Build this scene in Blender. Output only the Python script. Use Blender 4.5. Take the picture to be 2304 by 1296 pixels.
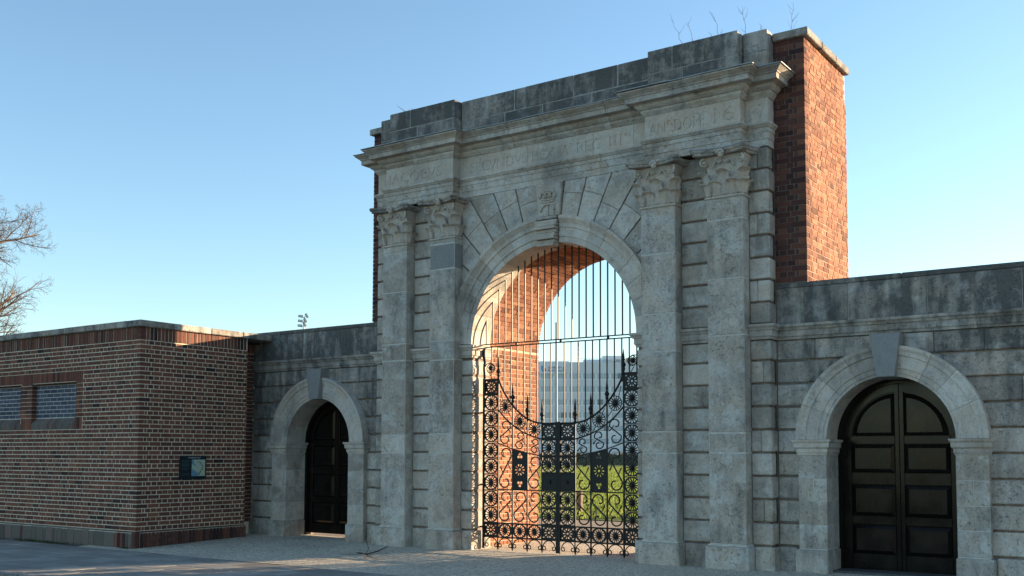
import bpy, bmesh, math, random
import numpy as np
from mathutils import Vector, Matrix, noise as mnoise
random.seed(7); rng = np.random.default_rng(7)
PI = math.pi
for o in list(bpy.data.objects): bpy.data.objects.remove(o, do_unlink=True)
scn = bpy.context.scene
COL = scn.collection

# ------------------------------------------------------------------ camera
CAM = Vector((15.138, -10.625, 1.598))
PAN, TILT, ROLL = 0.60202, 0.06518, 0.00268
def cam_axes():
    cp, sp, ct, st = math.cos(PAN), math.sin(PAN), math.cos(TILT), math.sin(TILT)
    fw = Vector((-sp*ct, cp*ct, st)); rt = Vector((cp, sp, 0)); up = rt.cross(fw)
    cr, sr = math.cos(ROLL), math.sin(ROLL)
    return cr*rt + sr*up, -sr*rt + cr*up, fw
RT, UP, FW = cam_axes()
cd = bpy.data.cameras.new('camera'); cam = bpy.data.objects.new('camera', cd); COL.objects.link(cam)
m = Matrix.Identity(4)
for i in range(3): m[i][0], m[i][1], m[i][2], m[i][3] = RT[i], UP[i], -FW[i], CAM[i]
cam.matrix_world = m
cd.sensor_width = 36.0; cd.lens = 2314.67/2304*36
cd.shift_x = (1152-1174.95)/2304; cd.shift_y = (870.36-648)/2304
cd.clip_start = 0.1; cd.clip_end = 3000
scn.camera = cam
scn.render.resolution_x, scn.render.resolution_y = 1024, 576

# ------------------------------------------------------------------ sky, sun, exposure
SUN_EL, SUN_AZ = math.radians(10.1), math.atan2(1.0, 1.49)
w = bpy.data.worlds.new('World'); scn.world = w; w.use_nodes = True
nt = w.node_tree; bg = nt.nodes['Background']
sky = nt.nodes.new('ShaderNodeTexSky'); sky.sky_type = 'NISHITA'; sky.sun_disc = False
sky.sun_elevation = SUN_EL; sky.sun_rotation = SUN_AZ; sky.altitude = 0
sky.air_density = 1.0; sky.dust_density = 0.25; sky.ozone_density = 2.4
wb = nt.nodes.new('ShaderNodeMix'); wb.data_type = 'RGBA'; wb.blend_type = 'MULTIPLY'; wb.inputs[0].default_value = 1.0; wb.inputs[7].default_value = (.97, .97, .93, 1)   # one even tint: the camera's white balance
nt.links.new(sky.outputs[0], wb.inputs[6]); nt.links.new(wb.outputs[2], bg.inputs[0]); bg.inputs[1].default_value = 0.10
sl = bpy.data.lights.new('sun', 'SUN'); sl.energy = 5.0; sl.angle = math.radians(0.5); sl.color = (1.0, 0.75, 0.49)
so = bpy.data.objects.new('sun', sl); COL.objects.link(so)
sd = Vector((math.sin(SUN_AZ)*math.cos(SUN_EL), math.cos(SUN_AZ)*math.cos(SUN_EL), math.sin(SUN_EL)))
so.rotation_euler = sd.to_track_quat('Z', 'Y').to_euler(); so.location = sd*60
scn.view_settings.view_transform = 'Standard'; scn.view_settings.look = 'None'
scn.view_settings.exposure = 1.82; scn.view_settings.gamma = 1.0

# ------------------------------------------------------------------ helpers
WM = {}
def thing(name, label, cat, loc=(0, 0, 0), group=None):
    o = bpy.data.objects.new(name, None); COL.objects.link(o); o.empty_display_size = .2
    o.location = loc; o['label'] = label; o['category'] = cat
    if group: o['group'] = group
    WM[o] = Matrix.Translation(loc); return o
def link(name, me, mat=None, parent=None, M=None, **props):
    o = bpy.data.objects.new(name, me); COL.objects.link(o)
    M = M or Matrix.Identity(4); o.matrix_basis = M; WM[o] = M.copy()
    if parent is not None:
        o.parent = parent; o.matrix_parent_inverse = WM[parent].inverted()
    if mat is not None and not me.materials: me.materials.append(mat)
    for k, v in props.items(): o[k] = v
    return o
def mesh(verts, faces, smooth=False):
    me = bpy.data.meshes.new('mesh'); me.from_pydata([tuple(v) for v in verts], [], faces)
    bm = bmesh.new(); bm.from_mesh(me); bmesh.ops.recalc_face_normals(bm, faces=bm.faces); bm.to_mesh(me); bm.free()
    if smooth: me.polygons.foreach_set('use_smooth', [True]*len(me.polygons))
    return me
def centred(me):
    n = len(me.vertices); a = np.empty(n*3); me.vertices.foreach_get('co', a); a = a.reshape(-1, 3)
    c = (a.min(0)+a.max(0))/2; a -= c; me.vertices.foreach_set('co', a.ravel()); me.update()
    return Matrix.Translation(c)
def put(name, me, mat, parent=None, **props):
    M = centred(me); return link(name, me, mat, parent, M, **props)
BF = [(0,1,2,3),(4,7,6,5),(0,4,5,1),(1,5,6,2),(2,6,7,3),(3,7,4,0)]
def box8(x0, x1, y0, y1, z0, z1):
    return [(x0,y0,z0),(x1,y0,z0),(x1,y1,z0),(x0,y1,z0),(x0,y0,z1),(x1,y0,z1),(x1,y1,z1),(x0,y1,z1)]
def bevel_me(me, w, seg=1):
    bm = bmesh.new(); bm.from_mesh(me)
    bmesh.ops.bevel(bm, geom=list(bm.edges), offset=w, segments=seg, affect='EDGES', profile=.6)
    bm.to_mesh(me); bm.free(); return me
BOXC = {}
def block(name, x0, x1, y0, y1, z0, z1, mat, parent, bev=.010, **props):
    d = (round(x1-x0, 3), round(y1-y0, 3), round(z1-z0, 3), round(bev, 4), mat.name)
    if d not in BOXC:
        me = mesh(box8(-d[0]/2, d[0]/2, -d[1]/2, d[1]/2, -d[2]/2, d[2]/2), BF)
        if bev: bevel_me(me, min(bev, min(d[:3])*.3))
        me.materials.append(mat); BOXC[d] = me
    props.setdefault('tone', random.random())
    return link(name, BOXC[d], None, parent, Matrix.Translation(((x0+x1)/2, (y0+y1)/2, (z0+z1)/2)), **props)
def prism_xz(poly, y0, y1):
    n = len(poly); v = [(x, y0, z) for x, z in poly]+[(x, y1, z) for x, z in poly]
    f = [tuple(range(n)), tuple(range(2*n-1, n-1, -1))]+[(i, (i+1) % n, n+(i+1) % n, n+i) for i in range(n)]
    return mesh(v, f)
def prism_path(prof, M0, M1):
    pass
def offset_ring(path, i, d):
    P = Vector(path[i]); ns = []
    if i > 0: t = (P-Vector(path[i-1])).normalized(); ns.append(Vector((t.y, -t.x)))
    if i < len(path)-1: t = (Vector(path[i+1])-P).normalized(); ns.append(Vector((t.y, -t.x)))
    if len(ns) == 1: return P+ns[0]*d
    return P+(ns[0]+ns[1])*(d/(1+ns[0].dot(ns[1])))
def sweep(name, path, prof, mat, parent, maxlen=.9, gap=.003, jit=0, **props):
    """moulding of closed profile (d outward, z) along plan path, cut into stones"""
    out = []
    for i in range(len(path)-1):
        a = [offset_ring(path, i, d) for d, z in prof]; b = [offset_ring(path, i+1, d) for d, z in prof]
        L = (Vector(path[i+1])-Vector(path[i])).length; n = max(1, round(L/maxlen)); t = Vector(path[i+1])-Vector(path[i]); t.normalize()
        cuts = [0]+[(k+random.uniform(-.12, .12))/n for k in range(1, n)]+[1]
        for k in range(n):
            def ring(f, e, first, last):
                if first: return [p+t*e for p in a]
                if last: return [p-t*e for p in b]
                base = Vector(path[i])+t*(L*f)
                nn = Vector((t.y, -t.x)); return [base+nn*d+t*e for d, z in prof]
            dz = random.uniform(-jit, jit); do = random.uniform(-jit, jit); nn = Vector((t.y, -t.x))
            r0 = ring(cuts[k], gap/2 if k else 0, k == 0, False); r1 = ring(cuts[k+1], -gap/2 if k < n-1 else 0, False, k == n-1)
            m_ = len(prof)
            v = [(p.x+nn.x*do, p.y+nn.y*do, z[1]+dz) for p, z in zip(r0, prof)]+[(p.x+nn.x*do, p.y+nn.y*do, z[1]+dz) for p, z in zip(r1, prof)]
            f = [tuple(range(m_)), tuple(range(2*m_-1, m_-1, -1))]+[(q, (q+1) % m_, m_+(q+1) % m_, m_+q) for q in range(m_)]
            props['tone'] = random.random()
            out.append(put(name, mesh(v, f), mat, parent, **props))
    return out
def arc_piece(name, cx, cz, prof, a0, a1, n, mat, parent, **props):
    """stone of an arch ring: closed profile (r, y) turned about (cx, cz) from angle a0 to a1 (degrees)"""
    m_ = len(prof); v = []; f = []
    for k in range(n+1):
        a = math.radians(a0+(a1-a0)*k/n)
        v += [(cx+r*math.cos(a), y, cz+r*math.sin(a)) for r, y in prof]
    for k in range(n):
        for q in range(m_): f.append((k*m_+q, k*m_+(q+1) % m_, (k+1)*m_+(q+1) % m_, (k+1)*m_+q))
    f += [tuple(range(m_)), tuple(range((n+1)*m_-1, n*m_-1, -1))]
    props.setdefault('tone', random.random())
    return put(name, mesh(v, f), mat, parent, **props)
def tube_vf(pts, rad, sides=6, off=0):
    v = []; f = []; pts = [Vector(p) for p in pts]; n = len(pts); prev = None
    for i, p in enumerate(pts):
        t = (pts[min(i+1, n-1)]-pts[max(i-1, 0)]).normalized()
        if prev is None:
            s = t.cross(Vector((0, 0, 1))); s = s if s.length > .05 else t.cross(Vector((1, 0, 0)))
        else: s = prev-t*prev.dot(t)
        s.normalize(); prev = s; u = t.cross(s); r = rad[i] if hasattr(rad, '__len__') else rad
        v += [tuple(p+s*(r*math.cos(2*PI*k/sides))+u*(r*math.sin(2*PI*k/sides))) for k in range(sides)]
    for i in range(n-1):
        for k in range(sides): f.append((off+i*sides+k, off+i*sides+(k+1) % sides, off+(i+1)*sides+(k+1) % sides, off+(i+1)*sides+k))
    f += [tuple(off+k for k in range(sides))[::-1], tuple(off+(n-1)*sides+k for k in range(sides))]
    return v, f
class MB:
    def __init__(s): s.v = []; s.f = []
    def add(s, v, f): o = len(s.v); s.v += [tuple(q) for q in v]; s.f += [tuple(o+i for i in q) for q in f]; return s
    def tube(s, pts, rad, sides=6): v, f = tube_vf(pts, rad, sides); return s.add(v, f)
    def box(s, *a): return s.add(box8(*a), BF)
    def me(s, smooth=False): return mesh(s.v, s.f, smooth)
def lathe(prof, n=12, M=None):
    v = []; f = []; m_ = len(prof)
    for k in range(n):
        a = 2*PI*k/n; v += [(r*math.cos(a), r*math.sin(a), z) for r, z in prof]
    for k in range(n):
        for q in range(m_-1): f.append((k*m_+q, ((k+1) % n)*m_+q, ((k+1) % n)*m_+q+1, k*m_+q+1))
    f += [tuple(k*m_ for k in range(n))[::-1], tuple(k*m_+m_-1 for k in range(n))]
    if M: v = [tuple(M @ Vector(p)) for p in v]
    return v, f
RX = Matrix.Rotation(PI/2, 4, 'X')
def plate_me(splines, thick, bev=0.0):
    """flat plate with holes: first spline outline, others holes, in x-z, thick in y"""
    cu = bpy.data.curves.new('c', 'CURVE'); cu.dimensions = '2D'; cu.fill_mode = 'BOTH'; cu.extrude = thick/2; cu.bevel_depth = bev
    for s in splines:
        sp = cu.splines.new('POLY'); sp.points.add(len(s)-1); sp.use_cyclic_u = True
        for p, (x, z) in zip(sp.points, s): p.co = (x, z, 0, 1)
    o = bpy.data.objects.new('c', cu); me = bpy.data.meshes.new_from_object(o)
    bpy.data.objects.remove(o); bpy.data.curves.remove(cu); me.transform(RX); me.materials.clear(); return me
def text_me(txt, size, extr, offset=0.0, align='CENTER', space=1.0):
    cu = bpy.data.curves.new('t', 'FONT'); cu.body = txt; cu.size = size; cu.extrude = extr; cu.offset = offset; cu.align_x = align; cu.space_character = space; cu.resolution_u = 3
    o = bpy.data.objects.new('t', cu); me = bpy.data.meshes.new_from_object(o)
    bpy.data.objects.remove(o); bpy.data.curves.remove(cu); me.transform(RX); me.materials.clear(); return me

# ------------------------------------------------------------------ materials
class NT:
    def __init__(s, name):
        s.m = bpy.data.materials.new(name); s.m.use_nodes = True; s.t = s.m.node_tree; s.b = s.t.nodes['Principled BSDF']
        s.geo = s.t.nodes.new('ShaderNodeNewGeometry'); s.pos = s.geo.outputs['Position']
    def n(s, typ, **kw):
        nd = s.t.nodes.new(typ)
        for k, v in kw.items():
            if k.startswith('i_'):
                key = k[2:]; key = int(key) if key.isdigit() else key
                s.set(nd.inputs[key], v)
            else: setattr(nd, k, v)
        return nd
    def set(s, sock, v):
        if isinstance(v, bpy.types.NodeSocket): s.t.links.new(v, sock)
        elif isinstance(v, tuple) and len(v) == 3 and sock.type == 'RGBA': sock.default_value = (*v, 1)
        else: sock.default_value = v
    def noise(s, scale, detail=4, rough=.55, vec=None, dist=0.0):
        nd = s.n('ShaderNodeTexNoise', i_Scale=scale, i_Detail=float(detail), i_Roughness=rough, i_Distortion=dist)
        s.set(nd.inputs['Vector'], vec or s.pos); return nd.outputs['Fac']
    def map(s, scale, loc=(0, 0, 0), vec=None):
        nd = s.n('ShaderNodeMapping'); nd.inputs['Scale'].default_value = scale; nd.inputs['Location'].default_value = loc
        s.set(nd.inputs['Vector'], vec or s.pos); return nd.outputs[0]
    def rng(s, v, a, b, c=0.0, d=1.0):
        nd = s.n('ShaderNodeMapRange'); nd.clamp = True
        for k, x in zip(('Value', 'From Min', 'From Max', 'To Min', 'To Max'), (v, a, b, c, d)): s.set(nd.inputs[k], x)
        return nd.outputs[0]
    def math(s, op, a, b=0.0):
        nd = s.n('ShaderNodeMath', operation=op); s.set(nd.inputs[0], a); s.set(nd.inputs[1], b); return nd.outputs[0]
    def mix(s, fac, a, b, typ='MIX'):
        nd = s.n('ShaderNodeMix', data_type='RGBA', blend_type=typ); s.set(nd.inputs[0], fac); s.set(nd.inputs[6], a); s.set(nd.inputs[7], b); return nd.outputs[2]
    def attr(s, name, typ='OBJECT'):
        nd = s.n('ShaderNodeAttribute', attribute_type=typ, attribute_name=name); return nd.outputs['Fac']
    def ramp(s, fac, stops, interp='LINEAR'):
        nd = s.n('ShaderNodeValToRGB'); cr = nd.color_ramp; cr.interpolation = interp; s.set(nd.inputs[0], fac)
        while len(cr.elements) < len(stops): cr.elements.new(.5)
        for e, (p, c) in zip(cr.elements, stops): e.position = p; e.color = (*c, 1)
        return nd.outputs[0]
    def bump(s, h, strength=.5, dist=.01):
        nd = s.n('ShaderNodeBump', i_Strength=strength, i_Distance=dist); s.set(nd.inputs['Height'], h); s.set(s.b.inputs['Normal'], nd.outputs[0])
    def out(s, col, rough=.85, spec=.3, metal=0.0):
        s.set(s.b.inputs['Base Color'], col); s.set(s.b.inputs['Roughness'], rough); s.set(s.b.inputs['Specular IOR Level'], spec); s.set(s.b.inputs['Metallic'], metal); return s.m

def stone_mat(name, light=(.63, .58, .515), mid=(.37, .345, .315), warm=(.50, .395, .30), basesoot=.11, rough_amt=1.0, warmamt=.9, patch=1.0):
    s = NT(name)
    tone = s.attr('tone'); soot = s.math('ADD', s.attr('soot'), basesoot)
    shift = s.n('ShaderNodeVectorMath', operation='ADD'); s.set(shift.inputs[0], s.pos)
    cmb = s.n('ShaderNodeCombineXYZ'); s.set(cmb.inputs[0], s.math('MULTIPLY', tone, 7.0)); s.set(cmb.inputs[2], s.math('MULTIPLY', tone, 3.0)); s.set(shift.inputs[1], cmb.outputs[0]); pv = shift.outputs[0]
    n1 = s.noise(1.7, 5, .6, pv); n2 = s.noise(8, 8, .68, pv); n3 = s.noise(75, 4, .6); nbig = s.noise(.75, 4)
    c = s.mix(s.rng(n2, .33, .66), mid, light)
    c = s.mix(s.math('MULTIPLY', s.rng(n1, .42, .72), warmamt), c, warm)
    c = s.mix(s.math('MULTIPLY', s.math('FRACT', s.math('MULTIPLY', tone, 13.7)), .38*warmamt), c, warm)
    k = s.rng(tone, 0, 1, .78, 1.16); cc = s.n('ShaderNodeCombineColor')
    for i in range(3): s.set(cc.inputs[i], k)
    c = s.mix(1.0, c, cc.outputs[0], 'MULTIPLY')
    pa = s.noise(2.6, 8, .72, s.map((1, 1, 1.3), (4, 2, 7), pv), .5); c = s.mix(s.math('MULTIPLY', s.rng(pa, .50, .58), .55*patch), c, tuple(min(.6, x*1.08) for x in light))
    dp_ = s.noise(1.25, 8, .72, s.map((1, 1, .8), (1, 8, 3))); c = s.mix(s.math('MULTIPLY', s.rng(dp_, .50, .66), .62*patch), c, (.20, .185, .165))
    gp = s.noise(20, 7, .78, None, .2); gr_ = s.rng(s.noise(2.1, 5, .65, s.map((1, 1, 1), (3, 5, 2), pv)), .44, .62); gm = s.math('MULTIPLY', s.rng(gp, .54, .66), gr_); c = s.mix(s.math('MULTIPLY', gm, .62*patch), c, tuple(x*.45 for x in mid))
    streak = s.noise(1.0, 6, .62, s.map((5.5, 5.5, .9)))
    d = s.math('ADD', s.math('MULTIPLY', streak, .55), s.math('MULTIPLY', nbig, .45))
    d2 = s.math('ADD', d, s.math('MULTIPLY', s.math('SUBTRACT', n2, .5), .5))
    thr = s.math('SUBTRACT', .69, s.math('MULTIPLY', soot, .40))
    sf = s.rng(s.math('SUBTRACT', d2, thr), -.10, .17, 0, .9)
    c = s.mix(sf, c, (.070, .072, .072))
    pit = s.noise(38, 3, .7); pf = s.rng(pit, .30, .40, 1, 0)
    c = s.mix(s.math('MULTIPLY', pf, .65), c, (.07, .065, .055))
    li = s.noise(24, 5, .7, s.map((1, 1, 1), (9, 3, 1))); lf = s.math('MULTIPLY', s.rng(li, .62, .70), s.rng(n1, .45, .62))
    c = s.mix(s.math('MULTIPLY', lf, .75), c, (.50, .49, .44))
    gr = s.rng(n3, .2, .8, .86, 1.12); cg = s.n('ShaderNodeCombineColor')
    for i in range(3): s.set(cg.inputs[i], gr)
    c = s.mix(1.0, c, cg.outputs[0], 'MULTIPLY')
    h = s.math('ADD', s.math('MULTIPLY', n2, .9), s.math('MULTIPLY', n3, .35)); h = s.math('SUBTRACT', h, s.math('MULTIPLY', pf, .7))
    h = s.math('SUBTRACT', h, s.math('MULTIPLY', gm, .7)); s.bump(h, .7*rough_amt, .018)
    return s.out(c, .92, .2)
STONE = stone_mat('weathered_limestone')
STONE2 = stone_mat('limestone_dressed', light=(.63, .58, .515), mid=(.42, .39, .35), warm=(.53, .42, .325), basesoot=.02, rough_amt=.6, patch=.7)
SMOOTH = stone_mat('grey_replacement_stone', light=(.27, .27, .265), mid=(.22, .225, .225), warm=(.25, .24, .23), basesoot=-.3, rough_amt=.3, patch=.15)
def simple(name, col, rough=.8, spec=.3, metal=0.0, var=.25, scale=12, bump=.25, bd=.006, col2=None):
    s = NT(name); n = s.noise(scale, 6, .62); c2 = col2 or tuple(x*(1-var*1.4) for x in col); c = s.mix(s.rng(n, .3, .7), c2, tuple(min(1, x*(1+var*.5)) for x in col))
    if bump: s.bump(s.math('ADD', n, s.math('MULTIPLY', s.noise(scale*8, 3), .4)), bump, bd)
    return s.out(c, rough, spec, metal)
JOINT = simple('stone_joint_mortar', (.27, .205, .16), var=.4)
GREYJ = simple('grey_joint_mortar', (.33, .32, .29), var=.35)
PALEJ = simple('pale_repointing_mortar', (.55, .52, .46), var=.2)
LEAD = simple('weathered_lead', (.36, .38, .40), rough=.55, spec=.5, var=.25, scale=6)
def brick_mat(name, stops, spots=(.42, .38, .33), spotamt=.5, var=.5):
    s = NT(name); tone = s.math('ADD', s.attr('tone'), s.attr('tone_m', 'GEOMETRY'))
    c = s.ramp(tone, stops); n = s.noise(22, 6, .65); n2 = s.noise(2.2, 4, .6); f = s.noise(160, 3)
    k = s.math('ADD', s.math('MULTIPLY', n, var), s.math('ADD', 1-var*.62, s.math('MULTIPLY', f, .2))); cc = s.n('ShaderNodeCombineColor')
    for i in range(3): s.set(cc.inputs[i], k)
    c = s.mix(1.0, c, cc.outputs[0], 'MULTIPLY')
    sp = s.math('MULTIPLY', s.rng(s.noise(14, 6, .7), .56, .70), s.rng(n2, .5, .66)); c = s.mix(s.math('MULTIPLY', sp, spotamt), c, spots)
    s.bump(s.math('ADD', n, s.math('MULTIPLY', f, .5)), .5, .006)
    return s.out(c, .92, .12)
PLUM = brick_mat('plum_brick', [(0, (.040, .026, .027)), (.25, (.098, .046, .038)), (.5, (.152, .064, .046)), (.75, (.195, .080, .054)), (.9, (.24, .10, .065)), (.96, (.10, .08, .092)), (1, (.17, .15, .13))], spotamt=.5)
DARKRED = brick_mat('shaded_plum_red_brick', [(0, (.045, .024, .026)), (.5, (.085, .038, .034)), (1, (.15, .062, .045))], spotamt=.4)  # darker copy of the red brick, shade of the front strips in its colour
RED = brick_mat('red_brick', [(0, (.12, .055, .040)), (.3, (.21, .088, .055)), (.6, (.285, .125, .075)), (.85, (.34, .165, .10)), (1, (.20, .10, .078))], spots=(.58, .47, .36), spotamt=.75)
BLUE = brick_mat('blue_brick', [(0, (.055, .062, .085)), (.5, (.075, .085, .115)), (1, (.10, .11, .14))], spotamt=.35)
RENDERB = brick_mat('cement_smeared_brick', [(0, (.10, .085, .075)), (.6, (.14, .12, .105)), (.9, (.17, .13, .11)), (1, (.12, .055, .045))], spots=(.28, .27, .24))
MORTAR = simple('cream_mortar', (.70, .61, .46), var=.25, scale=9)
DMORTAR = simple('shaded_sooty_mortar', (.17, .135, .105), var=.3, scale=9)  # soot and the front strips' shade both put into the mortar colour
MORTARR = simple('buff_mortar', (.46, .37, .25), var=.3, scale=9)
IRON = simple('black_gate_iron', (.012, .012, .013), rough=.5, spec=.28, var=.4, scale=30, bump=.15, bd=.002)
def door_mat():
    s = NT('dark_brown_door_paint'); g = s.noise(9, 5, .6, s.map((9, 9, .7))); n = s.noise(3, 5)
    c = s.mix(s.rng(g, .35, .7), (.005, .0045, .004), (.010, .0075, .006)); c = s.mix(s.math('MULTIPLY', s.rng(n, .5, .75), .4), c, (.022, .017, .013))
    s.bump(g, .12, .004); return s.out(c, s.rng(n, .3, .7, .12, .24), .2)
DOOR = door_mat()
def gravel_mat():
    s = NT('speckled_forecourt'); n = s.noise(.9, 5, .6); f = s.n('ShaderNodeTexVoronoi', i_Scale=85.0); s.set(f.inputs['Vector'], s.pos)
    g = s.math('ADD', s.math('MULTIPLY', s.noise(55, 5, .8), .5), s.math('MULTIPLY', s.noise(18, 6, .8), .5)); c = s.mix(s.rng(g, .44, .56), (.26, .215, .16), (.86, .76, .60)); c = s.mix(s.math('MULTIPLY', s.rng(n, .45, .7), .45), c, (.30, .265, .22))
    fc = s.n('ShaderNodeSeparateColor'); s.set(fc.inputs[0], f.outputs['Color']); c = s.mix(s.math('MULTIPLY', fc.outputs[0], .35), c, (.40, .36, .29))
    s.bump(s.math('ADD', g, s.math('MULTIPLY', f.outputs['Distance'], .8)), .5, .010); return s.out(c, .92, .2)
GRAVEL = gravel_mat()
def slab_mat():
    s = NT('grey_paving_slab'); tone = s.attr('tone'); n = s.noise(2.5, 6, .6); g = s.noise(90, 4, .7)
    c = s.mix(tone, (.235, .215, .19), (.36, .335, .295)); c = s.mix(s.math('MULTIPLY', s.rng(n, .4, .7), .5), c, (.15, .145, .14)); c = s.mix(s.math('MULTIPLY', s.rng(g, .55, .7), .35), c, (.28, .27, .25))
    s.bump(s.math('ADD', n, g), .45, .006); return s.out(c, .85, .3)
SLAB = slab_mat()
ASPH = simple('asphalt', (.055, .054, .053), var=.4, scale=60, bump=.5)
SOIL = simple('slab_joint_soil', (.045, .04, .032), var=.4)
KERB = simple('granite_kerb', (.24, .235, .225), var=.35, scale=35)
def lawn_mat():
    s = NT('mown_grass'); n = s.noise(.35, 5, .6); g = s.noise(14, 6, .75, s.map((1, .5, 1)))
    c = s.mix(s.rng(g, .35, .65), (.045, .085, .015), (.12, .165, .035)); c = s.mix(s.math('MULTIPLY', s.rng(n, .4, .7), .6), c, (.15, .16, .045))
    s.bump(g, 1.0, .06); return s.out(c, .9, .2)
LAWN = lawn_mat()
BARK = simple('tree_bark', (.17, .125, .085), var=.45, scale=20)
TWIG = simple('reddish_twig', (.16, .085, .06), var=.4, scale=30)
TREEB = simple('brown_bark', (.14, .105, .08), var=.35, scale=20)
DRY = simple('dry_stem', (.30, .22, .15), var=.4, scale=30)
# ------------------------------------------------------------------ ground
def sheet(name, x0, x1, y0, y1, zf, mat, nx=1, ny=1, kind='structure', amp=0.0):
    v = []; f = []
    for j in range(ny+1):
        for i in range(nx+1):
            x = x0+(x1-x0)*i/nx; y = y0+(y1-y0)*j/ny
            z = zf(x, y) if callable(zf) else zf
            if amp: z += amp*mnoise.noise(Vector((x*.9, y*.9, 0)))
            v.append((x, y, z))
    for j in range(ny):
        for i in range(nx): a = j*(nx+1)+i; f.append((a, a+1, a+nx+2, a+nx+1))
    o = link(name, mesh(v, f), mat); o['kind'] = kind; return o
sheet('ground', -600, 600, -600, 600, -.16, simple('distant_ground', (.05, .052, .04), var=.3, scale=.1, bump=0))
sheet('road', -80, 80, -13, -3.10, -.115, ASPH, 40, 6)
FZ = lambda x, y: .06*min(1, max(0, (y+.30)/2.6))
sheet('forecourt', -1.2, 22, -.30, 3.30, FZ, GRAVEL, 90, 24, amp=.006)
sheet('passage_floor', 4.7, 8.35, 3.304, 4.9, .062, GRAVEL, 12, 6, amp=.003)
sheet('path', -30, 30, 3.308, 10.3, .05, simple('pale_gravel_path', (.30, .24, .17), var=.35, scale=30), 30, 4, amp=.008)
sheet('lawn', -140, 70, 10.3, 150, .066, LAWN, 60, 60, amp=.02)
pv = sheet('pavement', -14, 22, -2.95, -.304, -.014, SOIL)
k = 0
for j in range(6):
    y0 = -2.945+j*.44; x = -9.0-(j % 2)*.31
    while x < 8.4 and k < 300:
        L = .6
        block('paving_slab', x+.006, x+L-.006, y0+.006, y0+.434, -.06, random.uniform(-.003, .0025), SLAB, pv, bev=.006); x += L; k += 1
    sheet_done = True
    block('paving_strip', x+.004, 21.9, y0+.004, y0+.436, -.06, 0, SLAB, pv, bev=.006)
kb = sheet('kerb', -30, 22, -3.10, -2.955, -.02, SOIL)
for i in range(28):
    x = -10+i*.915; block('kerb_stone', x+.003, x+.912, -3.098, -2.953, -.19, .004+random.uniform(-.002, .002), KERB, kb, bev=.018)

# ------------------------------------------------------------------ bricks
class Bricks:
    def __init__(s): s.b = []
    def add(s, v8, tone=None): s.b.append((np.array(v8, float), random.random() if tone is None else tone))
    def build(s, parent, mat, n_ind, names=('brick', 'brickwork')):
        c = np.array([b[0].mean(0) for b in s.b]); d = np.linalg.norm(c-np.array(CAM), axis=1)
        def app(b, cc, dd):
            e = b[0].max(0)-b[0].min(0); vd = (np.array(CAM)-cc)/dd
            return (e[1]*e[2]*max(0, vd[0])*b[2][0]+e[0]*e[2]*max(0, -vd[1])*b[2][1])/dd**2
        sc = [(-(np.ptp(b[0][:, 2])*max(np.ptp(b[0][:, 0]), np.ptp(b[0][:, 1])))/dd**2 if getattr(s, 'vis', None) is None or s.vis(cc) else 1.0) for b, cc, dd in zip(s.b, c, d)]
        order = np.argsort(sc, kind='stable'); cache = {}
        for i in order[:n_ind]:
            v = s.b[i][0]-c[i]; key = tuple(np.round(v, 3).ravel())
            if key not in cache: cache[key] = mesh(v, BF); cache[key].materials.append(mat)
            link(names[0], cache[key], None, parent, Matrix.Translation(c[i]), tone=s.b[i][1])
        rest = order[n_ind:]
        if len(rest):
            V = np.concatenate([s.b[i][0] for i in rest]); F = [tuple(8*k+q for q in f) for k in range(len(rest)) for f in BF]
            me = bpy.data.meshes.new('mesh'); me.from_pydata(V.tolist(), [], F); me.materials.append(mat)
            at = me.attributes.new('tone_m', 'FLOAT', 'FACE'); at.data.foreach_set('value', np.repeat([s.b[i][1] for i in rest], 6))
            link(names[1], me, None, parent)['kind'] = 'stuff'
def tone_pick(): return min(.99 if random.random() < .4 else .9, max(0, random.gauss(.47, .18)))
def bond(B, put8, length, z0, rows, s_par, skip=None, tone=tone_pick, jz=.0075, clip=None, corner=None):
    """English bond along u from a corner; put8(u0,u1,depth,proud,z0,z1)->8 corners"""
    for r in range(rows):
        za, zb = z0+.075*r+jz, z0+.075*r+.075-jz
        if r % 2 == s_par:
            spans = []; u = 0.0
            while u < length-.02: spans.append((u, min(u+.215, length))); u += .225
        else:
            spans = [(.1125, .16)]; u = .17
            while u < length-.02: spans.append((u, min(u+.1025, length))); u += .1125
        for a, b in spans:
            if clip and clip[2] < (za+zb)/2 < clip[3]:
                if a >= clip[0] and b <= clip[1]: continue
                if a < clip[0] < b: b = clip[0]-.004
                elif a < clip[1] < b: a = clip[1]+.006
            if skip and skip((a+b)/2, (za+zb)/2): continue
            if b-a < .02: continue
            B.add(put8(a+(random.uniform(.0, .006) if a > 0 else 0), b-random.uniform(.0, .006), .10, random.uniform(-.003, .003), za+random.uniform(-.001, .001), zb+random.uniform(-.002, .001)), tone() if a > 0 or corner is None else corner())

# ------------------------------------------------------------------ the brick building on the left
BB = thing('brick_building', 'low plum brick building with pale mortar, stone coping and two bricked-up windows', 'building', (-4, 1.2, 0))
ZB, ZS = .29, 3.515
core = MB(); core.box(-9.0, -.005, .13, 2.30, -.05, 3.74); core.box(-1.83, -.005, .005, .13, -.05, 3.74); core.box(-9.0, -5.095, .005, .13, -.05, 3.74); core.box(-5.095, -1.83, .005, .13, 2.87, 3.74); core.box(-5.095, -1.83, .005, .13, -.05, 2.10); core.box(-3.64, -3.27, .004, .13, 2.10, 2.87); core.box(-9.0, -.46, 2.30, 2.90, -.05, 3.74)
link('mortar_bed', core.me(), MORTAR, BB)
B = Bricks()
right8 = lambda a, b, d, o, z0, z1: box8(-d+o, o, a, b, z0, z1)
left8 = lambda a, b, d, o, z0, z1: box8(-b, -a, -o, d-o, z0, z1)
WX0, WX1 = -5.30, -1.64
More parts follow.
